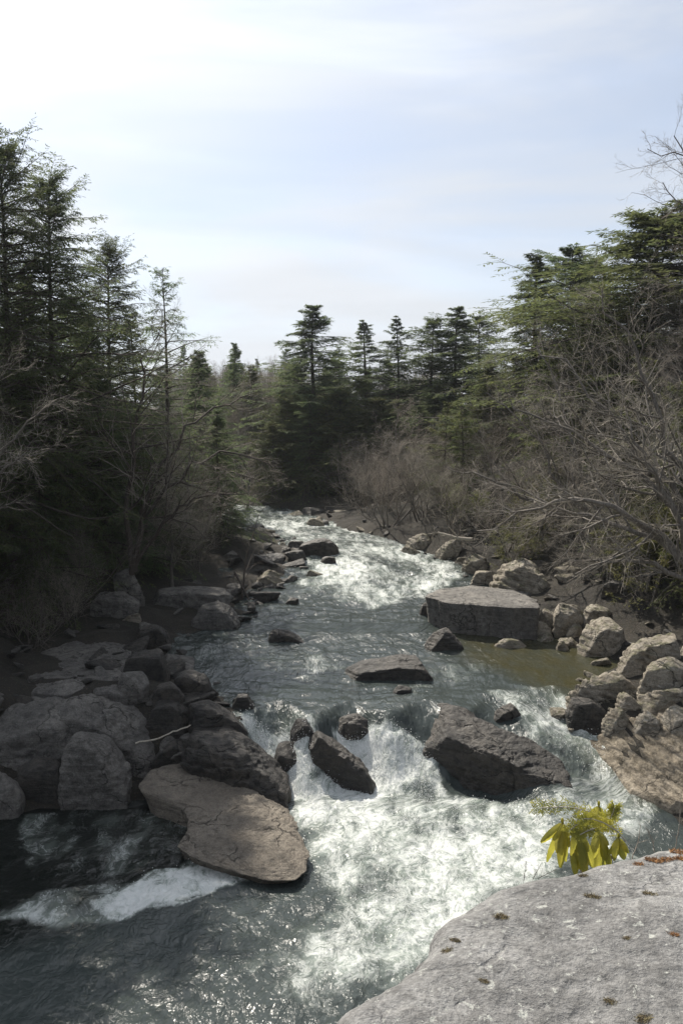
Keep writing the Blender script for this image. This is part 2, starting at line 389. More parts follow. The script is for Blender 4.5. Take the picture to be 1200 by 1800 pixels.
# ------------------------------------------------------------------ water surface
def poly_field(poly, X, Y, soft):
    """1 inside a polygon of world points, falling off over `soft` metres outside"""
    poly = np.asarray(poly); n = len(poly); ins = np.zeros(len(X), bool); dm = np.full(len(X), 1e9)
    for i in range(n):
        a, b = poly[i], poly[(i + 1) % n]
        c = ((a[1] > Y) != (b[1] > Y)) & (X < (b[0] - a[0]) * (Y - a[1]) / (b[1] - a[1] + 1e-12) + a[0]); ins ^= c
        e = b - a; t = np.clip(((X - a[0]) * e[0] + (Y - a[1]) * e[1]) / (e @ e + 1e-9), 0, 1)
        dm = np.minimum(dm, np.hypot(X - a[0] - t * e[0], Y - a[1] - t * e[1]))
    return np.where(ins, 1.0, 1 - sstep(0, soft, dm))
def wpoly(pts): return [hit(a, b, lambda x, y: zwater(x, y))[:2] for a, b in pts]
rowsY = [5.2]
while rowsY[-1] < 96: rowsY.append(rowsY[-1] + 0.014 + 0.00005 * rowsY[-1] ** 2)
rowsY = np.array(rowsY)
us = np.concatenate([np.linspace(-1.1, -0.48, 90)[:-1], np.linspace(-0.48, 0.46, 560), np.linspace(0.46, 0.9, 40)[1:]])
UY = np.repeat(rowsY, len(us)); UX = np.tile(us, len(rowsY)) * UY
FO = [  # (polygon in the photograph projected on the water, strength, softness in metres)
    ([(530, 1415), (640, 1410), (760, 1415), (880, 1430), (960, 1440), (960, 1520), (850, 1570), (760, 1640), (650, 1715), (600, 1690), (625, 1600), (590, 1500)], 0.88, 1.1),
    ([(640, 1440), (900, 1450), (930, 1500), (800, 1590), (710, 1650), (650, 1600)], 1.00, 1.2),
    ([(500, 1380), (680, 1400), (900, 1425), (880, 1450), (560, 1440)], 1.15, 0.7),
    ([(440, 1270), (540, 1290), (560, 1400), (510, 1400), (480, 1350)], 1.08, 0.5),
    ([(590, 1290), (690, 1285), (730, 1330), (760, 1400), (660, 1400)], 1.12, 0.4),
    ([(660, 1270), (740, 1320), (790, 1400), (690, 1400)], 1.08, 0.4),
    ([(760, 1180), (850, 1165), (860, 1190), (800, 1200), (740, 1205)], 0.62, 0.8),
    ([(880, 1215), (960, 1212), (1010, 1260), (1060, 1310), (1040, 1330), (960, 1290)], 0.80, 0.7),
    ([(960, 1300), (1060, 1320), (1100, 1400), (1100, 1480), (1000, 1440), (1010, 1380)], 0.62, 1.0),
    ([(940, 1420), (1010, 1400), (1080, 1440), (1060, 1500), (950, 1500)], 0.82, 1.0),
    ([(560, 1000), (640, 960), (720, 965), (800, 1000), (740, 1045), (640, 1060), (560, 1040)], 0.74, 1.6),
    ([(480, 925), (560, 920), (690, 955), (640, 980), (560, 985), (520, 950)], 0.66, 2.5),
    ([(300, 880), (420, 885), (560, 915), (520, 930), (380, 905)], 0.62, 3.0),
    ([(300, 1115), (380, 1110), (430, 1140), (380, 1165), (310, 1150)], 0.46, 0.8),
    ([(470, 1150), (560, 1150), (600, 1175), (540, 1185)], 0.52, 0.8),
    ([(440, 1240), (520, 1245), (545, 1280), (440, 1270)], 0.62, 0.6),
    ([(440, 1050), (700, 1060), (760, 1140), (480, 1140)], 0.34, 1.5),
    ([(540, 1200), (740, 1200), (720, 1260), (560, 1265)], 0.34, 0.8),
    ([(185, 1588), (235, 1566), (330, 1536), (345, 1518), (405, 1544), (330, 1560), (270, 1584), (215, 1600)], 1.52, 0.5),
    ([(20, 1610), (100, 1575), (180, 1560), (260, 1550), (220, 1605), (90, 1620)], 0.72, 0.5),
    ([(40, 1440), (200, 1420), (320, 1440), (320, 1520), (180, 1540), (60, 1520)], 0.52, 0.5),
    ([(370, 1690), (430, 1630), (480, 1640), (440, 1700)], 0.45, 0.5),
    ([(480, 1650), (560, 1640), (600, 1720), (590, 1780), (560, 1780), (520, 1700)], 0.55, 1.0),
]
foam = np.zeros(len(UX))
wq1 = fbm(np.stack([UX * 0.9, UY * 0.9, UX * 0], 1), 4, 61); wq2 = fbm(np.stack([UX * 0.9, UY * 0.9, UX * 0], 1), 4, 71)
for pts, stn, soft in FO:
    a_ = min(0.45, 0.25 + 0.15 * soft)
    foam = np.maximum(foam, (stn if stn > 1.5 else (1.0 if pts[0][1] < 1010 else 0.86) * stn) * poly_field(wpoly(pts), UX + a_ * wq1, UY + a_ * wq2, soft))
big = fbm(np.stack([UX * 0.8, UY * 0.45, UX * 0], 1), 4, 5)
mid = fbm(np.stack([UX * 2.2, UY * 1.1, UX * 0], 1), 4, 6)
smooth_raft = (foam > 1.0) & (UX < -1.5)
foam_n = np.where(smooth_raft, 0.82 * foam + 0.40 * mid + 0.25 * big, np.clip(foam + (0.26 * big + 0.16 * mid) * (0.35 + foam) * (foam > 0.02) - 0.02, 0, 1.3))
zb = zwater(UX, UY)
dist_bank = np.minimum(UX - xL(UY), xR(UY) - UX)
fall = np.clip((zwater(UX, UY + 0.25) - zwater(UX, UY - 0.25)) / 0.5, 0, 1)
calm = poly_field(wpoly([(0, 1430), (320, 1430), (300, 1540), (0, 1640)]), UX, UY, 1.2)
olive = poly_field(wpoly([(820, 1110), (930, 1125), (1060, 1140), (1080, 1170), (1000, 1210), (860, 1160)]), UX, UY, 1.4)
olive = np.maximum(olive, 0.9 * poly_field(wpoly([(1040, 1290), (1130, 1390), (1090, 1360), (1040, 1310)]), UX, UY, 0.8))
turb = np.clip(0.36 + 0.25 * sstep(24, 30, UY) + 0.35 * np.clip(foam, 0, 1) - 0.14 * calm - 0.32 * olive, 0.02, 1)
w1 = fbm(np.stack([UX * 0.55, UY * 0.75, UX * 0], 1), 3, 31)
w2 = fbm(np.stack([UX * 1.5 + 0.5 * big, UY * 2.1, UX * 0], 1), 4, 33)
w3 = ridged(np.stack([UX * 1.25 + 0.4 * mid, UY * 1.15, UX * 0], 1), 4, 35)
zdisp = (0.05 * w1 + 0.032 * w2) * (turb + 0.1) * 1.5 + 0.20 * np.clip(foam, 0, 1) * (1 - smooth_raft) * (w3 - 0.75) * 0.9
zdisp += 0.16 * fall * (ridged(np.stack([UX * 3.0, UY * 0.8, UX * 0], 1), 3, 37) - 0.7)
zdisp += 0.10 * sstep(34, 40, UY) * (ridged(np.stack([UX * 0.9, UY * 0.8, UX * 0], 1), 3, 39) - 0.7)
zdisp *= np.where(smooth_raft, 0.35, 1)
Vw = np.stack([UX, UY, zb + zdisp], 1)
wat = obj_np('water', Vw, [grid_faces(len(rowsY), len(us))], M['water'])
tag(wat, 'rushing grey green river with white rapids and a foaming plunge pool', 'river', None, 'structure')
shal = np.clip(olive + 0.35 * big * (olive > 0.02) * (olive < 1), 0, 1) * np.clip(0.8 + 0.35 * mid, 0.35, 1)
# coordinates that follow the current: across the channel, and along it (stretched where the water runs fast)
kY = np.interp(rowsY, [0, 18.5, 20, 22.5, 24, 300], [0.85, 0.85, 0.5, 0.4, 0.42, 0.42]); vY = np.concatenate([[0], np.cumsum((kY[1:] + kY[:-1]) / 2 * np.diff(rowsY))])
xc = np.clip((xL(rowsY) + xR(rowsY)) / 2, -3, 3); xc[rowsY < 19] = xc[np.argmin(abs(rowsY - 19))]; xc[rowsY > 50] = xc[np.argmin(abs(rowsY - 50))]
FL = np.stack([UX - np.repeat(xc, len(us)), np.repeat(vY, len(us)), zb], 1)
wat.data.attributes.new('flow', 'FLOAT_VECTOR', 'POINT').data.foreach_set('vector', np.ascontiguousarray(FL, np.float32).ravel())
for nm, arr in (('foam', foam_n), ('turb', turb), ('shallow', shal), ('clear', calm)):
    wat.data.attributes.new(nm, 'FLOAT', 'POINT').data.foreach_set('value', np.ascontiguousarray(arr, np.float32))

# droplets thrown up over the falls and the plunge pool
rs = np.random.default_rng(3)
sel = rs.choice(len(UX), 9000, p=(np.clip(foam - 0.55, 0, 0.6) ** 1.5 * (UY < 30) * (0.4 + 3.5 * fall) * UY * (~smooth_raft)) / np.sum(np.clip(foam - 0.55, 0, 0.6) ** 1.5 * (UY < 30) * (0.4 + 3.5 * fall) * UY * (~smooth_raft)))
dz = 0.015 + np.abs(rs.normal(0, 0.10, len(sel))) * (0.5 + fall[sel] * 1.8) * rs.random(len(sel))
dc = Vw[sel] + np.stack([rs.normal(0, .03, len(sel)), rs.normal(0, .03, len(sel)), dz], 1)
oc = np.array([(1, 0, 0), (-1, 0, 0), (0, 1, 0), (0, -1, 0), (0, 0, 1), (0, 0, -1)], float)
of = np.array([(0, 2, 4), (2, 1, 4), (1, 3, 4), (3, 0, 4), (2, 0, 5), (1, 2, 5), (3, 1, 5), (0, 3, 5)])
rad = rs.uniform(0.003, 0.011, len(sel))
Vd = (dc[:, None, :] + oc[None] * rad[:, None, None] * (1, 1, 1.3)).reshape(-1, 3)
Fd = (of[None] + (np.arange(len(sel)) * 6)[:, None, None]).reshape(-1, 3)
mm = MT('white spray'); M['spray'] = mm.done(mm.n('ShaderNodeBsdfPrincipled', {'Base Color': (0.85, 0.87, 0.87, 1), 'Roughness': 0.3}).outputs[0])
tag(obj_np('spray', Vd, [Fd], M['spray']), 'white droplets of spray thrown up over the falls and the plunge pool', 'spray', None, 'stuff')

# ------------------------------------------------------------------ rocks
def ico(level):
    bm = bmesh.new(); bmesh.ops.create_icosphere(bm, subdivisions=level, radius=1.0)
    V = np.array([v.co[:] for v in bm.verts]); F = np.array([[v.index for v in f.verts] for f in bm.faces]); bm.free()
    return V / np.linalg.norm(V, axis=1)[:, None], F
ICO = {k: ico(k) for k in (4, 5, 6, 7)}
def hull_planes(pts):
    bm = bmesh.new()
    for p in pts: bm.verts.new(p)
    r = bmesh.ops.convex_hull(bm, input=bm.verts); bm.normal_update()
    pl = []
    for f in bm.faces:
        n = np.array(f.normal[:]); c = np.array(f.calc_center_median()[:])
        if n @ c < 0: n = -n
        pl.append((*n, n @ c))
    bm.free(); return np.array(pl)
def rock_shape(pts, level=5, seed=0, p=60, amp=0.034, chips=11, strata=0.011, cut=0.76, dip=None):
    """rounded, chipped and weathered solid round a cloud of points (centred on 0)"""
    r_ = np.random.default_rng(seed)
    pts = np.asarray(pts, float); c = (pts.max(0) + pts.min(0)) / 2; q = pts - c
    size = (q.max(0) - q.min(0)); sm = size.mean()
    pl = hull_planes(q)
    ex = []
    for _ in range(chips):
        n = r_.normal(size=3); n[2] = abs(n[2]) * 0.7; n /= np.linalg.norm(n)
        ex.append((*n, (q @ n).max() * r_.uniform(cut, 0.95)))
    if ex: pl = np.concatenate([pl, np.array(ex)])
    pl[:, 3] = np.maximum(pl[:, 3], 0.03 * sm)
    D, F = ICO[level]
    # send rays more evenly over a long body
    Dn = D * size; Dn /= np.linalg.norm(Dn, axis=1)[:, None]
    k = np.maximum(Dn @ pl[:, :3].T, 0) / pl[:, 3]
    rad = (k ** p).sum(1) ** (-1 / p)
    V = Dn * rad[:, None]
    lo_, hi_ = V.min(0), V.max(0); V = (V - lo_) / (hi_ - lo_) * size + q.min(0)
    fr = 1.6 / sm
    d = amp * sm * (0.65 * fbm(V * fr, 2, seed) + 1.3 * (ridged(V * fr * 1.9, 4, seed + 5) - 0.8) + 0.42 * fbm(V * fr * 5, 5, seed + 9, 0.6))
    if strata:
        tl = r_.normal(0, 0.35, 2) if dip is None else dip; lay = V[:, 2] + tl[0] * V[:, 0] + tl[1] * V[:, 1] + 0.10 * fbm(V * fr, 3, seed + 2) * sm
        d = d + strata * sm * (sstep(0.0, 0.8, (lay / (0.16 * sm)) % 1) - 0.5) * np.clip(0.5 + fbm(V * fr * 1.2, 3, seed + 4), 0, 1.4) * 2
    V = V + Dn * d[:, None]
    return V + c, F
def add_rock(name, pts, mat, label, group=None, level=5, seed=0, cat='boulder', **k):
    V, F = rock_shape(pts, level, seed, **k)
    o = np.array([(V[:, 0].max() + V[:, 0].min()) / 2, (V[:, 1].max() + V[:, 1].min()) / 2, V[:, 2].min()])
    ob = obj_np(name, V - o, [F], M[mat]); ob.location = o
    return tag(ob, label, cat, group)
def boulder(sil, mat, label, thick=None, slant=0.0, group=None, level=5, seed=None, sink=0.35, Y=None, name='boulder', cat='boulder', back=0.86, front=0.93, lean=0.0, **k):
    """solid whose outline from the shore is `sil`; it sits where its foot meets water or ground"""
    sil = np.array(sil, float); w = sil[:, 0].max() - sil[:, 0].min()
    cx = sil[:, 0].mean(); yb = sil[:, 1].max()
    if Y is None: Y = hit(cx, yb - 2, surfv)[1]
    wm = w / FPX * Y; hm = (yb - sil[:, 1].min()) / FPX * Y
    if thick is None: thick = 0.75 * math.sqrt(wm * max(hm, 0.3 * wm))
    Yc = Y + thick * 0.35
    P = np.array([at(a, b, Yc + slant * (a - cx)) for a, b in sil]); c = P.mean(0)
    q_ = random.Random(int(cx * 3 + yb)); fr_ = c + (P - c) * front + np.array([q_.uniform(-.12, .12) * wm, -thick * 0.5, -q_.uniform(0.0, 0.3) * hm]); bk = c + (P - c) * back + np.array([lean, thick * 0.5, 0.0])
    low = P[P[:, 2] < c[2]] - np.array([0, 0, sink]); lf = fr_[fr_[:, 2] < c[2]] - np.array([0, 0, sink]); lb = bk[bk[:, 2] < c[2]] - np.array([0, 0, sink])
    pts = np.concatenate([P, fr_, bk, low, lf, lb])
    if mat == 'bank_rock': k.setdefault('chips', 20); k.setdefault('amp', 0.022); k.setdefault('cut', 0.60); k.setdefault('strata', 0.034); k.setdefault('dip', (0.42, 0.15))
    return add_rock(name, pts, mat, label, group, level, seed if seed is not None else int(cx * 7 + yb), cat, **k)
def slab(outline, ztop, zbot, mat, label, ew=0.2, tilt=(0, 0), flare=1.06, nphi=220, nr=90, amp=0.03, seed=0, name='boulder', cat='boulder', edge=0.06, steps=0.0, world=False, dome=0.0, centre=None, und=0.0):
    """flat-topped rock: top outline (traced where it lies), weathered edge, sides down to zbot"""
    if world: P = np.array(outline, float)
    else: P = np.array([on_plane(a, b, ztop) for a, b in outline])[:, :2]
    c = P.mean(0) if centre is None else np.array(centre); q = P - c
    # resample to polar (star-shaped)
    n = len(q); phi = np.linspace(-math.pi, math.pi, nphi, endpoint=False); R = np.zeros(nphi)
    for i in range(n):
        a, b = q[i], q[(i + 1) % n]
        d = np.stack([np.cos(phi), np.sin(phi)], 1); e = b - a
        den = d[:, 0] * e[1] - d[:, 1] * e[0]; den = np.where(np.abs(den) < 1e-9, 1e-9, den)
        t = (a[0] * e[1] - a[1] * e[0]) / den; s = (a[0] * d[:, 1] - a[1] * d[:, 0]) / den
        ok = (s >= -1e-6) & (s <= 1 + 1e-6) & (t > 0); R = np.where(ok & (t > R), t, R)
    for _ in range(2): R = (np.roll(R, 1) + 2 * R + np.roll(R, -1)) / 4
    size = R.mean()
    R = R * (1 + 0.05 * fbm(np.stack([np.cos(phi) * 3, np.sin(phi) * 3, phi * 0], 1), 4, seed))
    nt_ = int(nr * 0.62); tt = np.linspace(0.0, 1, nt_) ** 0.8
    V = []
    H = ztop - zbot
    cs, sn = np.cos(phi), np.sin(phi)
    for t in tt:
        r = R * t; x, y = r * cs, r * sn
        rd = edge * size * np.clip((t - 1 + ew) / ew, 0, 1) ** 2.2
        z = ztop + tilt[0] * x + tilt[1] * y - rd + dome * (1 - t * t)
        V.append(np.stack([c[0] + x, c[1] + y, np.broadcast_to(z, x.shape)], 1))
    for t in np.linspace(0, 1, nr - nt_ + 1)[1:]:
        k = 1 + (flare - 1) * t - und * math.sin(math.pi * t)
        x, y = R * k * cs, R * k * sn
        z = (ztop + tilt[0] * R * cs + tilt[1] * R * sn - edge * size) * (1 - t) + zbot * t
        V.append(np.stack([c[0] + x, c[1] + y, z], 1))
    V = np.concatenate(V)
    N = np.zeros_like(V); side = np.repeat(np.arange(nr) >= nt_, nphi); tr = np.repeat(np.concatenate([tt, np.ones(nr - nt_)]), nphi)
    ph = np.tile(phi, nr); N[:, 2] = np.where(side, 0.15, 1 - 0.6 * sstep(0.85, 1, tr)); hz = np.where(side, 1.0, 0.8 * sstep(0.85, 1, tr))
    N[:, 0] = np.cos(ph) * hz; N[:, 1] = np.sin(ph) * hz
    f = 1.3 / size
    d = amp * size * (0.8 * fbm(V * f, 3, seed + 1) + 0.5 * (ridged(V * f * 2.5, 4, seed + 2) - 0.8) + 0.2 * fbm(V * f * 9, 4, seed + 3))
    if steps:
        g = fbm(V * f * 1.3, 4, seed + 8) * 2.2; st = (np.floor(g * 3) + sstep(0.75, 1, (g * 3) % 1)) / 3 - g
        d = d + steps * size * st
    d = d * np.where(side, 1.0, 0.75 + 0.25 * tr)
    d[:nphi] = d[:nphi].mean()
    V = V + N * d[:, None]
    o = np.array([c[0], c[1], V[:, 2].min()])
    ob = obj_np(name, V - o, [grid_faces(nr, nphi, True)], M[mat]); ob.location = o
    return tag(ob, label, cat)

# the shelf at the photographer's feet
ZN = CAM_Z - 1.55
ol = [tuple(on_plane(a, b, ZN)[:2]) for a, b in [(380, 1870), (520, 1795), (600, 1732), (665, 1692), (750, 1648), (775, 1605), (840, 1562), (895, 1530), (960, 1520), (1020, 1514), (1110, 1492), (1200, 1466)]]
ol = [(-0.5, 1.0)] + ol + [(1.9, 3.2), (3.4, 2.6), (4.2, 0.8), (3.4, -1.2), (1.2, -1.6), (-0.5, -0.8)]
near = slab(ol, ZN, 0.3, 'near_rock', 'big pale grey bedrock shelf with lichen in the right foreground', nphi=560, nr=400, amp=0.026, seed=4, world=True, edge=0.035, ew=0.07, steps=0.007,
            name='bedrock_shelf', cat='bedrock', centre=(1.3, 1.1), flare=1.12, tilt=(0.0, 0.0))

# hero rocks
slab([(243, 1385), (262, 1358), (300, 1350), (345, 1346), (385, 1352), (430, 1375), (470, 1398), (505, 1415), (522, 1440), (545, 1480), (545, 1508), (520, 1522), (470, 1526), (430, 1516), (380, 1506), (330, 1490), (310, 1474), (330, 1452), (332, 1436), (318, 1418), (285, 1408), (250, 1398)],
     0.46, -0.5, 'tan_rock', 'broad flat tan rock lit by the sun beside the dark pool', tilt=(-0.03, 0.07), seed=11, amp=0.05, steps=0.05, nphi=400, nr=170, und=0.10, flare=0.93, edge=0.05)
slab([(748, 1046), (765, 1033), (830, 1027), (900, 1035), (945, 1052), (945, 1066), (900, 1066), (860, 1063), (790, 1058)], 3.0, 1.5, 'grey_rock',
     'large flat topped block of rock with a dark front on the right of the river', seed=12, amp=0.03, nphi=300, nr=110, flare=0.97, edge=0.03, und=0.02)
slab([(35, 1170), (60, 1142), (150, 1120), (230, 1130), (275, 1150), (290, 1168), (240, 1184), (200, 1195), (120, 1212), (50, 1212)], 2.1, 0.9, 'grey_rock',
     'wide low slab on the shaded left bank above the pale boulders', seed=13, amp=0.05, steps=0.04, nphi=260, nr=100)
B = boulder
B([(727, 1290), (735, 1265), (765, 1243), (800, 1247), (850, 1275), (900, 1310), (960, 1335), (1000, 1353), (1015, 1368), (1000, 1395), (960, 1412), (900, 1415), (850, 1407), (790, 1375), (750, 1340)],
  'wet_rock', 'huge dark slanting boulder standing right of the falls', thick=2.3, slant=-0.007, Y=20.1, level=7, seed=5, front=0.86, back=0.6, chips=10)
B([(541, 1295), (553, 1283), (575, 1298), (610, 1325), (640, 1350), (662, 1385), (655, 1405), (630, 1402), (600, 1380), (565, 1352), (545, 1322)],
  'wet_rock', 'black wedge of rock splitting the falls in two', thick=0.8, slant=-0.006, Y=20.2, level=6, seed=6, amp=0.05)
B([(322, 1304), (335, 1290), (365, 1284), (400, 1294), (440, 1318), (480, 1350), (512, 1385), (505, 1402), (470, 1397), (420, 1378), (370, 1342), (330, 1312)],
  'wet_rock', 'long dark boulder between the flat tan rock and the falls', thick=1.6, slant=-0.005, Y=19.6, level=6, seed=7, amp=0.045)
B([(105, 1345), (118, 1308), (150, 1288), (178, 1290), (205, 1325), (228, 1360), (230, 1392), (212, 1415), (160, 1420), (118, 1408)], 'grey_rock', 'rounded pale grey boulder at the edge of the dark pool', level=6, seed=8, amp=0.05)
B([(-60, 1300), (-30, 1262), (30, 1243), (90, 1236), (140, 1244), (163, 1270), (152, 1312), (90, 1345), (0, 1352), (-60, 1350)], 'grey_rock', 'large humped boulder at the left edge behind the rounded pale boulder', level=6, seed=9, amp=0.05)
B([(105, 1232), (150, 1226), (200, 1240), (250, 1265), (285, 1300), (282, 1328), (230, 1330), (180, 1318), (130, 1290), (105, 1260)], 'grey_rock', 'long grey boulder sloping down towards the water in the left bank pile', level=6, seed=10, amp=0.05)
B([(325, 1262), (335, 1240), (365, 1235), (410, 1258), (432, 1280), (425, 1292), (380, 1290), (335, 1280)], 'wet_rock', 'dark rock just upstream of the long dark boulder', seed=15)
B([(312, 1205), (322, 1183), (345, 1180), (375, 1195), (378, 1218), (360, 1230), (325, 1228)], 'wet_rock', 'squat blocky dark rock standing in the shallows off the left bank', seed=16)
B([(220, 1170), (232, 1150), (260, 1146), (288, 1155), (297, 1172), (290, 1192), (245, 1196)], 'wet_rock', 'rounded dark rock at the water side of the wide low slab', seed=17)
B([(205, 1215), (215, 1190), (238, 1184), (262, 1205), (262, 1232), (235, 1240), (212, 1236)], 'grey_rock', 'upright grey rock between the wide slab and the long sloping boulder', seed=18)
B([(150, 1232), (165, 1212), (200, 1206), (225, 1222), (222, 1245), (180, 1248)], 'grey_rock', 'angular grey rock leaning on the upright rock in the left pile', seed=19)
B([(408, 1238), (418, 1220), (440, 1222), (450, 1240), (432, 1246)], 'wet_rock', 'small black rock in the shallows upstream of the falls', seed=20)
B([(-40, 1372), (-10, 1358), (25, 1365), (40, 1400), (30, 1430), (-40, 1440)], 'grey_rock', 'grey boulder cut by the left edge at the dark pool', seed=21)
B([(30, 1350), (60, 1335), (105, 1345), (115, 1385), (70, 1400), (35, 1390)], 'wet_rock', 'low dark boulder tucked beneath the large humped boulder', seed=22)
B([(270, 1330), (290, 1305), (330, 1300), (350, 1330), (330, 1345), (285, 1345)], 'wet_rock', 'low wet rock in the gap behind the flat tan rock', seed=24)
B([(262, 1270), (275, 1240), (310, 1232), (335, 1255), (325, 1280), (285, 1285)], 'wet_rock', 'dark rock jammed beside the long sloping grey boulder', seed=25)
B([(264, 1225), (276, 1205), (300, 1200), (322, 1218), (316, 1240), (280, 1242)], 'wet_rock', 'wet brown rock behind the squat blocky rock', seed=26)
# in the river
B([(605, 1180), (640, 1165), (700, 1157), (745, 1160), (764, 1178), (755, 1194), (690, 1195), (640, 1191)], 'wet_rock', 'long low dark rock awash in mid river', thick=1.2, seed=30, level=6)
B([(470, 1118), (485, 1106), (510, 1110), (537, 1124), (520, 1130), (485, 1126)], 'wet_rock', 'low black rock left of midstream above the falls', thick=0.6, seed=31)
B([(745, 1135), (760, 1118), (778, 1104), (790, 1110), (800, 1125), (815, 1138), (790, 1144), (755, 1142)], 'wet_rock', 'peaked rock in the river in front of the flat topped block', seed=32)
B([(865, 1258), (880, 1245), (903, 1237), (916, 1250), (908, 1265), (880, 1266)], 'wet_rock', 'small pointed dark rock behind the huge slanting boulder', seed=33)
B([(690, 1216), (700, 1205), (722, 1210), (727, 1220), (705, 1223)], 'wet_rock', 'tiny rock breaking the surface above the falls', seed=34, level=4)
B([(868, 1130), (885, 1122), (920, 1126), (930, 1136), (900, 1140)], 'bank_rock', 'flat light brown rock barely above the olive pool', seed=35, level=4)
B([(974, 1137), (985, 1124), (998, 1130), (1000, 1142), (985, 1145)], 'bank_rock', 'small brown rock alone in the olive pool', seed=36, level=4)
B([(528, 962), (535, 950), (570, 946), (592, 950), (596, 972), (570, 978), (535, 976)], 'wet_rock', 'dark square block in the far rapids', seed=37)
B([(503, 968), (510, 952), (528, 950), (538, 965), (530, 974), (508, 974)], 'grey_rock', 'paler grey rock touching the dark square block', seed=38)
B([(562, 986), (570, 978), (588, 979), (591, 988), (575, 992)], 'wet_rock', 'small dark rock downstream of the dark square block', seed=39, level=4)
B([(443, 1022), (455, 1006), (480, 1004), (498, 1018), (494, 1032), (455, 1034)], 'bank_rock', 'pale boulder shining at the left waterline', seed=40)
B([(500, 1060), (508, 1051), (524, 1053), (525, 1062)], 'wet_rock', 'very small dark rock near the pale waterline boulder', seed=41, level=4)
B([(510, 1284), (520, 1267), (538, 1266), (550, 1280), (545, 1296), (518, 1296)], 'wet_rock', 'black rock at the lip of the falls left of the wedge', thick=0.5, seed=42)
B([(584, 1286), (600, 1262), (630, 1258), (655, 1272), (650, 1292), (600, 1294)], 'wet_rock', 'low black rock under the lip of the falls right of the wedge', thick=0.6, seed=43)
B([(735, 1078), (740, 1062), (752, 1060), (758, 1078), (748, 1084)], 'wet_rock', 'wet rock at the upstream left corner of the flat topped block', seed=44, level=4)
B([(335, 1090), (345, 1068), (380, 1058), (412, 1072), (422, 1092), (410, 1106), (350, 1106)], 'grey_rock', 'rounded grey boulder under the overhanging shelf on the left bank', seed=45)
B([(262, 1062), (275, 1038), (330, 1034), (395, 1038), (410, 1050), (395, 1064), (320, 1068), (272, 1068)], 'grey_rock', 'overhanging shelf of rock on the left bank', thick=1.6, seed=46, Y=31, sink=0.1)
B([(200, 1010), (210, 1000), (228, 1004), (255, 1050), (250, 1064), (225, 1062), (205, 1035)], 'grey_rock', 'thin tilted slab leaning back on the shaded left bank', thick=0.5, seed=47)
B([(158, 1062), (170, 1042), (215, 1040), (245, 1058), (242, 1078), (190, 1082)], 'grey_rock', 'blocky rock below the tilted slab on the left bank', seed=48)
B([(215, 1085), (222, 1078), (245, 1078), (248, 1092), (225, 1095)], 'bank_rock', 'small light brown rock below the blocky rock on the left bank', seed=49, level=4)
B([(240, 1125), (250, 1104), (280, 1100), (300, 1118), (298, 1140), (262, 1142)], 'wet_rock', 'black rock at the water below the small light brown rock', seed=50)
B([(478, 1335), (490, 1312), (520, 1308), (545, 1330), (540, 1356), (500, 1358)], 'wet_rock', 'dark rock showing through the left part of the falls', thick=0.8, seed=52, Y=20.6)
# right bank
B([(858, 1030), (880, 1000), (915, 987), (950, 984), (962, 1010), (955, 1045), (900, 1048)], 'bank_rock', 'pale sloping bedrock at the foot of the bare shrubs behind the block', thick=2.6, seed=59, level=6, back=0.8)
B([(918, 1108), (925, 1092), (950, 1090), (968, 1106), (960, 1122), (930, 1122)], 'bank_rock', 'brown rock at the near right corner of the flat topped block', seed=60)
B([(945, 1090), (958, 1072), (975, 1078), (985, 1100), (965, 1112)], 'bank_rock', 'rock wedged on the bank between the block and the mossy rocks', seed=61)
B([(974, 1092), (985, 1068), (1010, 1062), (1026, 1080), (1024, 1106), (1000, 1114), (980, 1108)], 'bank_rock', 'mossy rounded rock on the right bank next to the block', seed=62)
B([(1020, 1082), (1035, 1064), (1062, 1068), (1075, 1086), (1050, 1094)], 'bank_rock', 'pale sloping rock behind the big cracked rock of the right bank', seed=63)
B([(1018, 1130), (1025, 1105), (1050, 1090), (1090, 1088), (1105, 1115), (1095, 1150), (1045, 1154)], 'bank_rock', 'big cracked tan rock at the water by the olive pool', seed=64, level=6)
B([(995, 1112), (1005, 1098), (1022, 1104), (1022, 1122), (1003, 1124)], 'bank_rock', 'small dark stained rock between two right bank rocks', seed=65, level=4)
B([(1088, 1165), (1110, 1148), (1150, 1125), (1180, 1118), (1190, 1135), (1160, 1160), (1110, 1178)], 'bank_rock', 'long tan rock ramp rising to the right edge', seed=66, level=6)
B([(1120, 1200), (1140, 1175), (1185, 1160), (1230, 1160), (1230, 1205), (1150, 1212)], 'bank_rock', 'broken pale rock under the long ramp at the right edge', seed=67)
B([(998, 1220), (1030, 1195), (1080, 1182), (1118, 1182), (1125, 1205), (1090, 1228), (1040, 1236), (1000, 1230)], 'bank_rock', 'long flat pale rock pointing into the river on the right', seed=68, level=6)
B([(994, 1250), (1005, 1228), (1040, 1228), (1070, 1248), (1065, 1272), (1020, 1276)], 'wet_rock', 'wet black rock under the long flat pale rock', seed=69)
B([(1060, 1272), (1075, 1248), (1098, 1246), (1110, 1262), (1098, 1284), (1070, 1288)], 'bank_rock', 'upright brown rock above the layered ledge', seed=70)
B([(1105, 1275), (1120, 1255), (1150, 1252), (1165, 1270), (1158, 1288), (1120, 1290)], 'bank_rock', 'rounded brown rock above the layered ledge beside the upright one', seed=71)
B([(1075, 1240), (1085, 1220), (1115, 1218), (1130, 1238), (1110, 1250)], 'bank_rock', 'squarish tan rock in the middle of the right bank heap', seed=72)
B([(1120, 1235), (1135, 1210), (1200, 1205), (1225, 1230), (1200, 1248), (1140, 1248)], 'bank_rock', 'wide tan rock high in the right bank heap', seed=73)
B([(1160, 1268), (1175, 1245), (1225, 1245), (1230, 1285), (1175, 1288)], 'bank_rock', 'dark rock above the ledge at the right edge', seed=74)
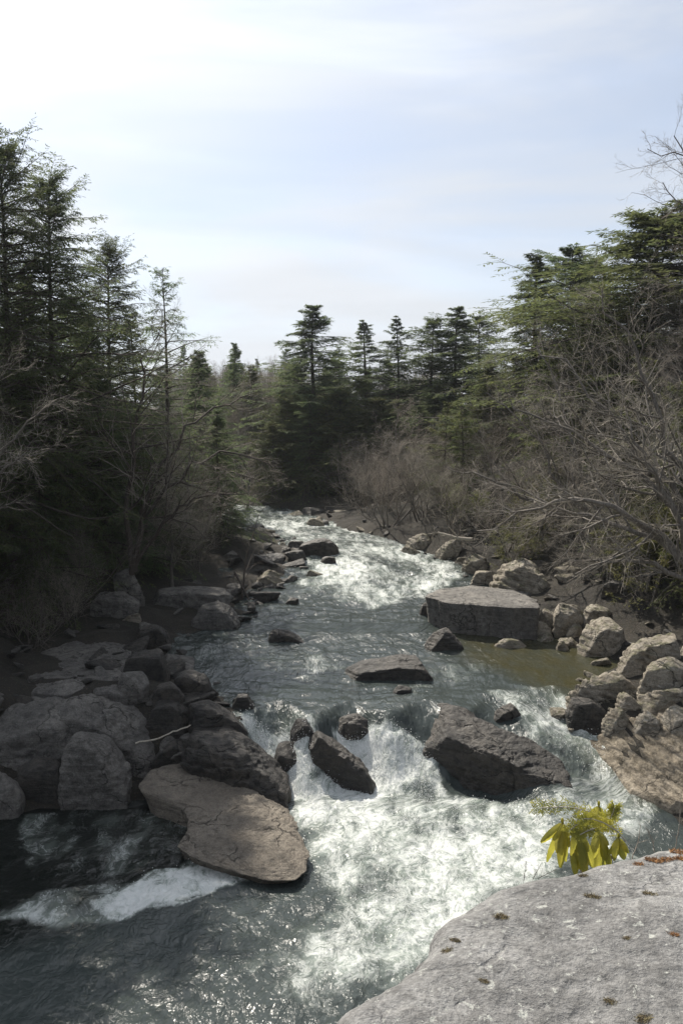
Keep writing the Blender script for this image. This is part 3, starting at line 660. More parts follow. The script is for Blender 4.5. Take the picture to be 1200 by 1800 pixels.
B([(762, 975), (785, 955), (808, 946), (812, 958), (790, 978), (770, 984)], 'bank_rock', 'tilted slab beside the dead branches on the right bank', thick=0.8, seed=75)
B([(712, 958), (722, 942), (750, 938), (762, 952), (752, 968), (722, 968)], 'bank_rock', 'green mossy rock at the far right waterline', seed=76)
B([(812, 1000), (825, 985), (850, 975), (862, 990), (840, 1008), (818, 1010)], 'bank_rock', 'pale rock upstream of the flat topped block', seed=77)
B([(822, 1020), (840, 1006), (872, 1002), (885, 1018), (860, 1030)], 'bank_rock', 'low pale rock just behind the flat topped block', seed=78)

# layered ledge: thin beds stepping down to the water
def ledge():
    c = [hit(a, b, lambda x, y: zwater(x, y) + 0.1)[:2] for a, b in [(1035, 1295), (1100, 1283), (1260, 1283), (1290, 1440), (1180, 1420), (1110, 1385)]]
    c = np.array(c); x0, x1 = c[:, 0].min(), c[:, 0].max() + 1.5; y0, y1 = c[:, 1].min(), c[:, 1].max()
    nx, ny = 240, 260
    X, Y = np.meshgrid(np.linspace(x0, x1, nx), np.linspace(y0, y1, ny)); x, y = X.ravel(), Y.ravel()
    ins = poly_field(np.concatenate([c[:2], [[x1, y1]], [[x1, y0]], c[4:]]), x, y, 0.25)
    edge = x0 + (x1 - x0) * 0.0
    dx = x - (x0 + 0.35 + (y1 - y) * 0.20)
    base = zwater(x, y)
    ramp = np.maximum(np.clip(dx * 0.30, -0.3, 2.0), ground(x, y) - base + 0.22) + 0.05 * fbm(np.stack([x * 0.3, y * 0.6, x * 0], 1), 2, 51)
    q = ramp / 0.10; st = (np.floor(q) + sstep(0.84, 1.0, q % 1) - 0.25 * sstep(0.0, 0.16, 0.16 - q % 1)) * 0.10 + 0.06
    z = base.mean() * 0.15 + base * 0.85 - 0.12 + st + 0.006 * fbm(np.stack([x * 5, y * 9, x * 0], 1), 3, 52)
    z = z - (1 - ins) * 0.8
    n = nx * ny
    V = np.concatenate([np.stack([x, y, z], 1), np.stack([x, y, x * 0 - 0.9], 1)])
    F = grid_faces(ny, nx); Fb = (grid_faces(ny, nx) + n)[:, ::-1]
    rim = np.concatenate([np.arange(nx), np.arange(1, ny) * nx + nx - 1, (ny - 1) * nx + np.arange(nx - 1)[::-1], np.arange(ny - 1)[::-1][:-1] * nx])
    Fs = np.stack([rim, np.roll(rim, -1), np.roll(rim, -1) + n, rim + n], 1)[:, ::-1]
    o = V.mean(0)
    ob = obj_np('rock_ledge', V - o, [F, Fb, Fs], M['ledge_rock']); ob.location = o
    tag(ob, 'ledge of thin layered tan rock stepping into the water at the right', 'ledge')
ledge()

# small stones along both shores: copies of a few shapes
def stone_proto(seed, sq):
    r_ = np.random.default_rng(seed); pts = r_.uniform(-1, 1, (11, 3)) * (1, 0.75, sq)
    V, F = rock_shape(pts, 4, seed, amp=0.03)
    return mesh_np('stone', V, [F], None)
stone_me = []
for i in range(7):
    for mk in ('grey_rock', 'bank_rock', 'wet_rock'):
        me = stone_proto(300 + i, 0.32 + 0.055 * i); me.materials.append(M[mk]); stone_me.append((mk, me))
def stones(n, side, ya, yb, dmin, dmax, smin, smax, kinds, label, group, seed):
    r_ = np.random.default_rng(seed); pool = [m for k, m in stone_me if k in kinds]
    for _ in range(n):
        Y = ya * (yb / ya) ** r_.random(); d = dmin + (dmax - dmin) * r_.random() ** 1.6
        X = xL(Y) - d if side < 0 else xR(Y) + d
        if abs(X / Y) > 0.47 or (side > 0 and Y < 21.5): continue
        s = smin + (smax - smin) * r_.random() ** 2.5
        o = link(bpy.data.objects.new('stone', pool[r_.integers(len(pool))]))
        o.location = (X, Y, surf(X, Y) + s * 0.05); o.scale = (s, s * r_.uniform(.7, 1.2), s * r_.uniform(.6, 1.1)); o.rotation_euler = (r_.normal(0, .25), r_.normal(0, .25), r_.uniform(0, 6.28))
        tag(o, label, 'stone', group)
stones(55, -1, 19.5, 34, -0.5, 7.0, 0.12, 0.65, ('grey_rock', 'wet_rock'), 'loose shaded stone among the boulders of the left bank', 'loose stones of the left bank', 1)
stones(25, -1, 32, 52, -1.2, 4.0, 0.12, 0.7, ('grey_rock', 'wet_rock', 'bank_rock'), 'loose dark stone along the far left shore', 'stones of the far left shore', 2)
stones(60, 1, 17.5, 33, -0.6, 4.0, 0.12, 0.6, ('bank_rock',), 'loose tan stone among the right bank rocks', 'loose stones of the right bank', 3)
stones(40, 1, 32, 56, -1.0, 3.0, 0.15, 0.8, ('bank_rock', 'grey_rock', 'wet_rock'), 'loose stone along the far right shore', 'stones of the far right shore', 4)

stones(62, -1, 19.8, 27, 0.2, 7.0, 0.25, 0.85, ('grey_rock', 'wet_rock'), 'loose shaded stone among the boulders of the left bank', 'loose stones of the left bank', 5)
stones(62, -1, 31, 52, -0.6, 4.0, 0.25, 0.95, ('grey_rock', 'wet_rock'), 'loose dark stone along the far left shore', 'stones of the far left shore', 6)
stones(34, 1, 24, 40, 0.0, 4.5, 0.25, 0.9, ('bank_rock', 'grey_rock'), 'loose tan stone among the right bank rocks', 'loose stones of the right bank', 7)

# ------------------------------------------------------------------ vegetation generators
def grow_level(par, parR, n, seed, t0, t1, ang, lr, seg, wig, trop, rr, Lref, tip=0.25, rmin=0.0028):
    """children of the parent polylines. par (N,S,3)"""
    r_ = np.random.default_rng(seed); N, Sg, _ = par.shape
    idx = np.repeat(np.arange(N), n); m = len(idx)
    t = t0 + (t1 - t0) * ((np.tile(np.arange(n), N) + r_.random(m)) / n)
    ft = t * (Sg - 1); i0 = np.minimum(ft.astype(int), Sg - 2); fr = (ft - i0)[:, None]
    a, b = par[idx, i0], par[idx, i0 + 1]; pos = a * (1 - fr) + b * fr
    T = b - a; T /= np.linalg.norm(T, axis=1)[:, None] + 1e-9
    R = r_.normal(size=(m, 3)); R -= (R * T).sum(1)[:, None] * T; R /= np.linalg.norm(R, axis=1)[:, None]
    an = ang * (0.65 + 0.7 * r_.random(m)); d = T * np.cos(an)[:, None] + R * np.sin(an)[:, None]
    L = Lref[idx] * lr * (1.15 - 0.75 * t) * (0.6 + 0.7 * r_.random(m))
    pr = parR[idx, i0] * (1 - fr[:, 0]) + parR[idx, i0 + 1] * fr[:, 0]
    P = np.zeros((m, seg + 1, 3)); P[:, 0] = pos
    for s in range(seg):
        d = d + r_.normal(size=(m, 3)) * wig + np.array([0, 0, trop]); d /= np.linalg.norm(d, axis=1)[:, None]
        P[:, s + 1] = P[:, s] + d * (L / seg)[:, None]
    r0 = np.maximum(pr * rr, rmin)
    Rr = r0[:, None] * (1 - (1 - tip) * np.linspace(0, 1, seg + 1))[None]
    return P, Rr, L
def stems(n, H, R, seg, seed, spread, wig, lean=(0, 0), base=0.15, trop=0.06):
    r_ = np.random.default_rng(seed); az = np.arange(n) / n * 6.283 + r_.random(n)
    d = np.stack([np.cos(az) * spread * r_.uniform(.5, 1.3, n) + lean[0], np.sin(az) * spread * r_.uniform(.5, 1.3, n) + lean[1], np.ones(n)], 1); d /= np.linalg.norm(d, axis=1)[:, None]
    L = H * r_.uniform(.75, 1.05, n); P = np.zeros((n, seg + 1, 3)); P[:, 0, :2] = np.stack([np.cos(az), np.sin(az)], 1) * base * (n > 1); P[:, 0, 2] = -0.25
    for s in range(seg):
        d = d + r_.normal(size=(n, 3)) * wig + np.array([0, 0, trop]); d /= np.linalg.norm(d, axis=1)[:, None]
        P[:, s + 1] = P[:, s] + d * (L / seg)[:, None]
    Rr = R * (1 - 0.85 * np.linspace(0, 1, seg + 1))[None] * r_.uniform(.8, 1.1, n)[:, None]
    return P, Rr, L
def bare(name, label, cat, seed, n0, H, R, spread, lv, lean=(0, 0), twig='twig', wig0=0.12, trop0=0.06, base=0.15, seg0=8, loc=(0, 0, 0)):
    """leafless woody plant: trunk with its limbs, and the fine twigs"""
    P, Rr, L = stems(n0, H, R, seg0, seed, spread, wig0, lean, base, trop0)
    wood = [tubes(P, Rr, 7)]; fine = []
    for i, (n, t0, ang, lr, seg, wig, trop, rr) in enumerate(lv):
        P, Rr, L = grow_level(P, Rr, n, seed + 11 * (i + 1), t0, 1.0, ang, lr, seg, wig, trop, rr, L)
        (wood if i == 0 else fine).append(tubes(P, Rr, 5 if i == 0 else 3))
    root = empty(name, loc); tag(root, label, cat)
    V, F = merge(wood); obj_np('trunk', V, F, M['grey_bark'], root)
    V, F = merge(fine); obj_np('twigs', V, F, M[twig], root)
    return root

def hemlock(name, label, seed, H=16.0, spread=0.23, nl=125, z0=0.06, sub=24, lf=15, mat='hemlock', leaf=0.21, airy=1.0, top=0.8, fat=1.0):
    r_ = np.random.default_rng(seed)
    seg = 14; P = np.zeros((1, seg + 1, 3)); P[0, :, 2] = np.linspace(-0.3, H, seg + 1)
    P[0, :, 0] = 0.12 * np.sin(np.linspace(0, 5, seg + 1) + seed); P[0, :, 1] = 0.12 * np.cos(np.linspace(0, 4, seg + 1) + seed)
    Rr = 0.013 * H * (1 - 0.93 * np.linspace(0, 1, seg + 1))[None]
    wood = [tubes(P, Rr, 9)]
    h = z0 + (0.985 - z0) * ((np.arange(nl) + r_.random(nl)) / nl) ** 0.95
    az = np.arange(nl) * 2.39996 + r_.normal(0, .4, nl)
    prof = (1 - h) ** top * (0.35 + 0.65 * sstep(0, 0.16, h)) + 0.025
    lump = (0.42 + 0.78 * r_.random(nl) ** 1.3) * (1 + 0.28 * np.sin(az + seed) * np.sin(h * 9 + seed))
    L = H * spread * prof * lump / (1 ** top)
    el = np.radians(np.interp(h, [0, .4, .8, 1], [-12, 4, 22, 55]) + r_.normal(0, 13, nl))
    base = np.stack([np.interp(h * H, P[0, :, 2], P[0, :, 0]), np.interp(h * H, P[0, :, 2], P[0, :, 1]), h * H], 1)
    d = np.stack([np.cos(az) * np.cos(el), np.sin(az) * np.cos(el), np.sin(el)], 1)
    Sg = 7; LP = np.zeros((nl, Sg + 1, 3)); LP[:, 0] = base
    for s in range(Sg):
        d = d + r_.normal(size=(nl, 3)) * 0.07 + np.array([0, 0, -0.055 if s < 5 else 0.03]); d /= np.linalg.norm(d, axis=1)[:, None]
        LP[:, s + 1] = LP[:, s] + d * (L / Sg)[:, None]
    LR = (0.006 + 0.011 * L)[:, None] * (1 - 0.9 * np.linspace(0, 1, Sg + 1))[None]
    wood.append(tubes(LP, LR, 4))
    # flat sprays: side shoots of each limb
    m = nl * sub; idx = np.repeat(np.arange(nl), sub); k = np.tile(np.arange(sub), nl)
    t = 0.10 + 0.90 * (k + r_.random(m)) / sub; ft = t * Sg; i0 = np.minimum(ft.astype(int), Sg - 1); fr = (ft - i0)[:, None]
    pos = LP[idx, i0] * (1 - fr) + LP[idx, i0 + 1] * fr; T = LP[idx, i0 + 1] - LP[idx, i0]; T /= np.linalg.norm(T, axis=1)[:, None]
    sd = np.cross(T, [0, 0, 1.0]); sd /= np.linalg.norm(sd, axis=1)[:, None] + 1e-9; sg_ = np.where(k % 2, 1, -1)[:, None]
    an = np.radians(r_.uniform(35, 68, m))[:, None]
    d = T * np.cos(an) + sd * sg_ * np.sin(an) + r_.normal(size=(m, 3)) * 0.12
    d[:, 2] -= 0.10; d /= np.linalg.norm(d, axis=1)[:, None]
    SL = (0.42 * L[idx] * (1.0 - 0.72 * t) + 0.16 * np.clip(L[idx] / 1.3, 0.25, 1)) * r_.uniform(.55, 1.15, m)
    S2 = 3; SP = np.zeros((m, S2 + 1, 3)); SP[:, 0] = pos
    for s in range(S2):
        d = d + np.array([0, 0, -0.13]) + r_.normal(size=(m, 3)) * 0.06; d /= np.linalg.norm(d, axis=1)[:, None]
        SP[:, s + 1] = SP[:, s] + d * (SL / S2)[:, None]
    wood.append(tubes(SP[::2], np.full((len(SP[::2]), S2 + 1), 0.007) * np.linspace(1, .4, S2 + 1), 3))
    # leafy twiglets
    q = m * lf; j = np.repeat(np.arange(m), lf); kk = np.tile(np.arange(lf), m)
    keep = r_.random(q) < airy * np.interp(SL[j], [0.1, 0.5], [0.42, 1.0]); j = j[keep]; kk = kk[keep]; q = len(j)
    t = 0.05 + 0.95 * (kk + r_.random(q)) / lf; ft = t * S2; i0 = np.minimum(ft.astype(int), S2 - 1); fr = (ft - i0)[:, None]
    pos = SP[j, i0] * (1 - fr) + SP[j, i0 + 1] * fr; T = SP[j, i0 + 1] - SP[j, i0]; T /= np.linalg.norm(T, axis=1)[:, None]
    up = np.array([0, 0, 1.0]) + r_.normal(size=(q, 3)) * 0.32
    sd = np.cross(T, up); sd /= np.linalg.norm(sd, axis=1)[:, None] + 1e-9
    d = T * 0.75 + sd * np.where(kk % 2, 1, -1)[:, None] * r_.uniform(.3, 1.0, q)[:, None] + r_.normal(size=(q, 3)) * 0.15; d[:, 2] -= 0.12
    d /= np.linalg.norm(d, axis=1)[:, None]
    wv = np.cross(d, up); wv /= np.linalg.norm(wv, axis=1)[:, None] + 1e-9
    ln = (leaf * r_.uniform(.6, 1.3, q))[:, None]; wd = ln * r_.uniform(.07, .14, q)[:, None] * fat
    V = np.stack([pos, pos + d * ln * 0.45 + wv * wd, pos + d * ln, pos + d * ln * 0.5 - wv * wd], 1).reshape(-1, 3)
    F = np.arange(q * 4).reshape(-1, 4)
    root = empty(name, (0, 0, 0)); tag(root, label, 'tree')
    VW, FW = merge(wood); obj_np('trunk', VW, FW, M['bark'], root)
    obj_np('crown', V, [F], M[mat], root, smooth=False)
    return root, H

def leafy(name, label, seed, H=3.0, mat='evergreen', leaf=0.13):
    """broad evergreen shrub: stems and whorls of leaves"""
    r_ = np.random.default_rng(seed)
    P, Rr, L = stems(9, H, 0.035, 6, seed, 0.7, 0.18, (0, 0), 0.25, 0.10)
    wood = [tubes(P, Rr, 5)]
    P, Rr, L = grow_level(P, Rr, 9, seed + 1, 0.2, 1.0, 0.8, 0.5, 4, 0.15, 0.08, 0.5, L); wood.append(tubes(P, Rr, 3))
    P2, R2, L2 = grow_level(P, Rr, 6, seed + 2, 0.2, 1.0, 0.8, 0.5, 3, 0.15, 0.08, 0.6, L); wood.append(tubes(P2, R2, 3))
    tips = np.concatenate([P2[:, -1], P2[:, -2], P[:, -1]]); q = len(tips) * 9; j = np.repeat(np.arange(len(tips)), 9)
    az = r_.uniform(0, 6.283, q); d = np.stack([np.cos(az), np.sin(az), r_.uniform(-0.9, 0.35, q)], 1); d /= np.linalg.norm(d, axis=1)[:, None]
    wv = np.cross(d, [0, 0, 1.0]); wv /= np.linalg.norm(wv, axis=1)[:, None]
    ln = (leaf * r_.uniform(.6, 1.2, q))[:, None]; wd = ln * 0.16; pos = tips[j] + r_.normal(size=(q, 3)) * 0.03
    V = np.stack([pos, pos + d * ln * 0.5 + wv * wd, pos + d * ln, pos + d * ln * 0.5 - wv * wd], 1).reshape(-1, 3)
    root = empty(name, (0, 0, 0)); tag(root, label, 'shrub')
    VW, FW = merge(wood); obj_np('stem', VW, FW, M['grey_bark'], root); obj_np('foliage', V, [np.arange(q * 4).reshape(-1, 4)], M[mat], root, smooth=False)
    return root, H

class Kind:
    """a plant built once; the first placing moves the original, later ones copy it and its parts"""
    def __init__(s, root, H): s.root, s.H, s.used = root, H, False
    def put(s, X, Y, h=None, rot=0.0, label=None, group=None, wide=1.0, tilt=(0, 0), z=None):
        o = s.root if not s.used else copy_tree(s.root); s.used = True
        k = (h / s.H) if h else 1.0
        o.location = (X, Y, (gz(X, Y) - 0.05) if z is None else z); o.scale = (k * wide, k * wide, k); o.rotation_euler = (tilt[0], tilt[1], rot)
        if label: o['label'] = label
        if group: o['group'] = group
        return o
    def px(s, px, Y, py_top, **k):
        X = at(px, 900, Y)[0]; h = topz(py_top, Y) - gz(X, Y)
        return s.put(X, Y, h, **k)
HK = [Kind(*hemlock('hemlock_tree', 'evergreen hemlock', 1, spread=0.42, nl=180, fat=1.15, leaf=0.21)),
      Kind(*hemlock('hemlock_tree', 'evergreen hemlock', 2, spread=0.38, nl=150, fat=1.1, leaf=0.21, airy=0.85)),
      Kind(*hemlock('hemlock_tree', 'evergreen hemlock', 3, spread=0.48, nl=180, fat=1.2, leaf=0.21, mat='hemlock_warm', top=0.65)),
      Kind(*hemlock('hemlock_tree', 'evergreen hemlock', 13, spread=0.44, nl=160, fat=1.15, leaf=0.21, top=0.55, z0=0.12)),
      Kind(*hemlock('hemlock_tree', 'evergreen hemlock', 14, spread=0.40, nl=130, fat=1.1, leaf=0.21, airy=0.8, top=1.0, z0=0.15))]
HBIG = Kind(*hemlock('hemlock_tree', 'evergreen hemlock', 4, H=20, spread=0.38, nl=240, sub=26, lf=18, leaf=0.16, fat=1.3, airy=0.74, top=0.5, z0=0.26))
HTHIN = Kind(*hemlock('hemlock_tree', 'evergreen hemlock', 5, H=15, spread=0.30, nl=85, sub=20, lf=12, airy=0.5, z0=0.3, top=0.55))
HYOUNG = Kind(*hemlock('young_hemlock', 'young hemlock', 6, H=6, spread=0.42, nl=70, sub=18, lf=12, mat='hemlock_warm', leaf=0.15, top=0.7, z0=0.03))
SH = [Kind(bare('bare_shrub', 'leafless shrub', 'shrub', 20 + i, 6, 4.6, 0.045, 0.75, [(9, .15, .75, .62, 5, .16, .05, .5), (9, .1, .75, .55, 4, .16, .04, .5), (6, .1, .7, .55, 3, .15, .03, .6)], twig=('twig', 'red_twig', 'twig')[i]), 5.0) for i in range(3)]
BT = [Kind(bare('bare_tree', 'leafless tree', 'tree', 40 + i, 1, 9.5, 0.16, 0.15, [(16, .18, .9, .55, 7, .13, .06, .5), (10, .1, .75, .5, 5, .15, .05, .5), (9, .1, .7, .5, 4, .15, .04, .5), (4, .1, .7, .6, 3, .15, .03, .7)], base=0, seg0=10, twig=('twig', 'red_twig')[i]), 11.0) for i in range(2)]
RH = Kind(*leafy('evergreen_shrub', 'evergreen shrub', 70))

# left side
g = 'hemlocks of the left bank'
HBIG.px(20, 29, 250, rot=0.3, label='tallest dark hemlock at the left edge of the picture')
HBIG.px(105, 31, 312, rot=2.1, label='big dark hemlock with long drooping limbs right of the tallest one')
HBIG.px(-90, 25, 330, rot=4.0, label='dark hemlock half hidden behind the left edge')
HBIG.px(200, 36, 430, rot=1.2, label='dark hemlock stepping down towards the thin sparse one')
HK[0].px(165, 35, 560, rot=1, label='shorter dense hemlock in front of the big left ones', wide=0.9)
HK[1].px(240, 44, 545, rot=2.5, label='slim hemlock between the dark left stand and the sparse tree')
HTHIN.px(295, 40, 470, rot=0.5, label='thin sparse topped hemlock standing clear against the white sky')
HK[0].px(355, 52, 615, rot=0.5, label='low hemlock right of the sparse one')
HK[1].px(417, 75, 600, rot=0.5, label='small distant pointed hemlock over the bend of the river')
for i, (px, Y, py) in enumerate([(60, 34, 480), (-40, 32, 380), (130, 40, 520), (-120, 27, 520), (180, 33, 640), (290, 48, 640), (60, 30, 640), (-170, 22, 420), (-150, 28, 380), (230, 36, 700)]):
    (HK[(0, 1, 3, 4)[i % 4]]).px(px, Y, py, rot=i * 1.7, wide=1.1, label='one of the dark hemlocks crowding the shaded left bank', group=g)
rr = random.Random(5)
for i, (px, Y, py) in enumerate([(250, 34, 640), (330, 40, 700), (150, 33, 700), (380, 46, 720), (300, 33, 760), (430, 56, 760)]):
    BT[i % 2].px(px, Y, py, rot=i * 2.2, label='leafless tree at the front of the dark left bank', group='bare trees of the left bank')
for i in range(14):
    Y = 26 + 15 * rr.random(); d = 3.5 + 5 * rr.random(); X = xL(Y) - d
    SH[i % 3].put(X, Y, 2.2 + 2.2 * rr.random(), rot=rr.uniform(0, 6), label='leafless shrub low on the shaded left bank', group='bare shrubs of the left bank')

for i in range(34):
    Y = 27 + 21 * rr.random(); X = float(xL(Y)) - rr.uniform(3.4, 9.5)
    HK[(0, 1, 3)[i % 3]].put(X, Y, rr.uniform(3.5, 6.5), rot=rr.uniform(0, 6), wide=1.1, label='low bushy hemlock in the deep shade of the left bank', group='low hemlocks of the left bank')
# middle distance, across the bend
for i, (px, Y, py, k, wd, lb) in enumerate([
    (553, 64, 535, 0, 1.15, 'broad hemlock standing apart left of the middle group'),
    (640, 68, 560, 4, 1.1, 'hemlock with two pointed tops left in the middle group'),
    (695, 66, 553, 4, 0.9, 'slender hemlock in the centre of the middle group'),
    (757, 65, 560, 3, 1.1, 'dense hemlock right of the slender centre one'),
    (800, 63, 538, 0, 1.0, 'tallest hemlock at the right of the middle group'),
    (838, 70, 555, 3, 1.0, 'hemlock at the right end of the middle group'),
    (600, 60, 690, 2, 1.3, 'yellow green hemlock leaning low over the far water'),
    (520, 72, 640, 2, 1.2, 'hemlock at the left foot of the broad one'),
    (660, 60, 700, 2, 1.3, 'bushy yellow green hemlock at the foot of the middle group'),
    (730, 59, 720, 2, 1.2, 'lower bushy hemlock at the right foot of the middle group'),
    (935, 52, 443, 1, 1.1, 'ragged hemlock left of the pair on the right hill'),
    (990, 55, 437, 3, 1.15, 'full hemlock right of the pair on the right hill'),
    (1032, 58, 455, 2, 1.0, 'smaller hemlock just right of the pair on the hill'),
    (1130, 44, 375, 2, 1.7, 'yellow green hemlock high on the right hill'),
    (1195, 42, 360, 2, 1.5, 'hemlock at the right edge on top of the hill')]):
    HK[k].px(px, Y, py, rot=i * 1.3, wide=wd * 1.5, label=lb)

# right bank: bare shrubs, trees and greenery on the slope
def skyline(px): return float(np.interp(px, [400, 500, 700, 840, 880, 950, 1050, 1100, 1200, 1300], [690, 690, 680, 660, 590, 560, 505, 480, 430, 400]))
n = 0
for Yr in (22, 24, 26, 28.5, 31, 33.5, 36.5, 39.5, 43, 47, 51.5, 56, 61, 67):
    d = 6.0 if Yr < 27 else (3.4 if Yr < 34 else 2.0)
    while True:
        X = float(xR(min(Yr, 50))) + d + rr.uniform(-.5, .5); Y = Yr + rr.uniform(-1.2, 1.2); px = 600 + FPX * X / Y
        if px > 1310 or d > 40: break
        hmax = topz(skyline(px) + rr.uniform(-15, 60), Y) - gz(X, Y)
        if n % 3 == 2 and d > 5: BT[n % 2].put(X, Y, min(max(4.5, hmax), rr.uniform(9.0, 12.5)), rot=rr.uniform(0, 6), label='leafless grey tree among the shrubs of the right slope', group='bare trees of the right slope')
        elif n % 4 == 1 and d > 4: HYOUNG.put(X, Y, min(max(2.5, hmax), rr.uniform(4.0, 7.5)), rot=rr.uniform(0, 6), label='young yellow green hemlock among the bare shrubs of the right slope', group='young hemlocks of the right slope')
        elif n % 7 in (0, 3) and Y < 44: RH.put(X, Y, rr.uniform(2.2, 4.2), rot=rr.uniform(0, 6), label='olive green leafy shrub under the bare branches of the right slope', group='leafy shrubs of the right slope')
        else: SH[n % 3].put(X, Y, min(rr.uniform(3.8, 6.4), max(2.5, hmax)), rot=rr.uniform(0, 6), label='leafless grey brown shrub on the right slope', group='bare shrubs of the right slope')
        n += 1; d += rr.uniform(1.3, 2.1) * (1 + d * 0.02)
for i in range(26):    # shore of the bend
    px = 480 + 400 * i / 25; Y = 57 + rr.uniform(0, 4) - max(0, px - 640) * 0.02
    ev = px < 730 or i % 4 == 0
    (HK[(2, 3, 0)[i % 3]] if ev else SH[i % 3]).px(px, Y + 2, (715 if ev else 790) + rr.uniform(-40, 50), rot=rr.uniform(0, 6), wide=1.25 if ev else 1.0, label='leafless shrub on the far shore of the bend' if not ev else 'low hemlock on the far shore of the bend', group='bare shrubs of the far shore' if not ev else 'low hemlocks of the far shore')
def bough_tree(name, label, curves, r0, seed, mat='grey_bark', lv=((16, .12, .8, .42, 6, .14, .03, .5), (10, .1, .75, .5, 5, .15, .03, .5), (7, .1, .7, .5, 4, .15, .02, .6)), tw='twig'):
    """leafless tree whose main boughs follow given curves through space"""
    B_ = []
    for cv in curves:
        pts = np.array([at(*c) for c in cv]); u = np.linspace(0, len(pts) - 1, 13)
        P = np.stack([np.interp(u, np.arange(len(pts)), pts[:, k]) for k in range(3)], 1)
        for _ in range(2): P[1:-1] = (P[:-2] + 2 * P[1:-1] + P[2:]) / 4
        B_.append(P)
    B_ = np.array(B_); c = B_[0, 0].copy(); c[2] = min(c[2], gz(c[0], c[1])); B_ = B_ - c
    r_ = np.random.default_rng(seed); L = np.linalg.norm(np.diff(B_, axis=1), axis=2).sum(1); B_[:, 1:] += r_.normal(0, .012, B_[:, 1:].shape) * L[:, None, None]
    R_ = r0 * (1 - 0.86 * np.linspace(0, 1, 13) ** 0.8)[None] * (L / L.max())[:, None] ** 0.5
    wood, fine = [tubes(B_, R_, 8)], []
    P, R, LL = B_, R_, L
    for i, (n_, t0, ang, lr, seg, wig, trop, rr_) in enumerate(lv):
        P, R, LL = grow_level(P, R, n_, seed + 11 * (i + 1), t0, 1.0, ang, lr, seg, wig, trop, rr_, LL)
        (wood if i == 0 else fine).append(tubes(P, R, 5 if i == 0 else 3))
    root = empty(name, c); tag(root, label, 'tree')
    V, F = merge(wood); obj_np('trunk', V, F, M[mat], root)
    V, F = merge(fine); obj_np('twigs', V, F, M[tw], root)
    return root
bough_tree('bare_tree', 'large leafless tree whose dark boughs slant up to the left from the right edge', [[(1290, 1010, 23), (1200, 895, 23.5), (1125, 790, 24.5), (1040, 690, 26), (960, 615, 27)], [(1290, 1010, 23), (1215, 860, 23), (1150, 740, 23), (1110, 620, 23.5), (1060, 520, 24)], [(1240, 940, 23.2), (1150, 850, 24), (1060, 800, 25), (960, 740, 26), (890, 700, 27)]], .13, 201)
bough_tree('bare_tree', 'low leafless tree spreading its boughs out over the right bank rocks', [[(1250, 1040, 22.5), (1150, 945, 23), (1060, 920, 23.8), (980, 890, 24.5), (880, 850, 25.5)], [(1200, 985, 22.8), (1110, 900, 22.8), (1000, 870, 23), (920, 900, 24), (840, 930, 25)], [(1250, 1040, 22.5), (1140, 990, 22.5), (1050, 980, 23), (985, 1000, 23.5)], [(1220, 1000, 22.6), (1160, 850, 22), (1120, 780, 22), (1090, 700, 22.5)]], .11, 202)
bough_tree('bare_tree', 'leafless tree halfway up the right slope with fan shaped boughs', [[(1040, 960, 34), (990, 850, 34.5), (930, 760, 35), (860, 690, 36)], [(1040, 960, 34), (1020, 820, 34), (985, 700, 34.5), (940, 600, 35)], [(1035, 940, 34), (940, 880, 34.5), (850, 840, 35), (780, 820, 36)]], .13, 203, tw='red_twig')
bough_tree('bare_tree', 'dark leafless tree arching its boughs over the river from the left bank', [[(232, 1010, 30), (248, 890, 30), (300, 780, 30.5), (370, 715, 31), (455, 690, 31.5)], [(236, 1005, 30), (262, 880, 30), (330, 815, 30), (410, 790, 30.2), (500, 830, 30.5)], [(232, 1010, 30), (225, 820, 30), (255, 660, 30.5), (285, 540, 31)], [(240, 990, 30), (300, 900, 29.5), (360, 870, 29.5), (440, 868, 30)]], .11, 204, mat='bark', lv=((13, .15, .8, .38, 6, .14, .03, .5), (9, .1, .75, .5, 5, .15, .03, .5), (6, .1, .7, .5, 4, .15, .02, .6)), tw='red_twig')
bough_tree('bare_tree', 'pale leafless tree catching the light at the left edge of the picture', [[(-80, 990, 20), (-50, 880, 20), (10, 790, 20), (70, 720, 20.2), (120, 690, 20.4)], [(-80, 990, 20), (-20, 850, 19.6), (40, 800, 19.6), (100, 790, 19.8)], [(-80, 990, 20), (-60, 780, 20), (-30, 690, 20), (10, 640, 20)]], .06, 205, lv=((12, .15, .8, .40, 6, .14, .03, .5), (8, .1, .75, .5, 5, .15, .03, .5), (5, .1, .7, .5, 4, .15, .02, .6)))
for i in range(12):
    Y = 25 + 1.3 * i; X = float(xL(Y)) - rr.uniform(8.5, 14)
    HK[(0, 1, 3, 4)[i % 4]].put(X, Y, rr.uniform(5, 9), rot=rr.uniform(0, 6), wide=1.3, label='low bushy hemlock in the deep shade of the left bank', group='low hemlocks of the left bank')
for i in range(11):
    px = 500 + 330 * i / 10; Y = 60 + rr.uniform(0, 5)
    HK[(2, 2, 3, 2, 2, 4)[i % 6]].px(px, Y, rr.uniform(660, 760), rot=rr.uniform(0, 6), wide=1.35, label='bushy hemlock low in the wood beyond the bend', group='low hemlocks beyond the bend')
for i in range(44):
    px = rr.uniform(780, 1230); Y = rr.uniform(28, 54); X = at(px, 900, Y)[0]
    if X < xR(min(Y, 50)) + 5: continue
    hm = topz(skyline(px) + rr.uniform(0, 90), Y) - gz(X, Y)
    (HYOUNG if i % 3 else HK[2]).put(X, Y, min(max(hm, 3.0), rr.uniform(5.5, 9.0)), rot=rr.uniform(0, 6), wide=1.15, label='olive green hemlock showing through the bare branches of the right slope', group='olive hemlocks of the right slope')
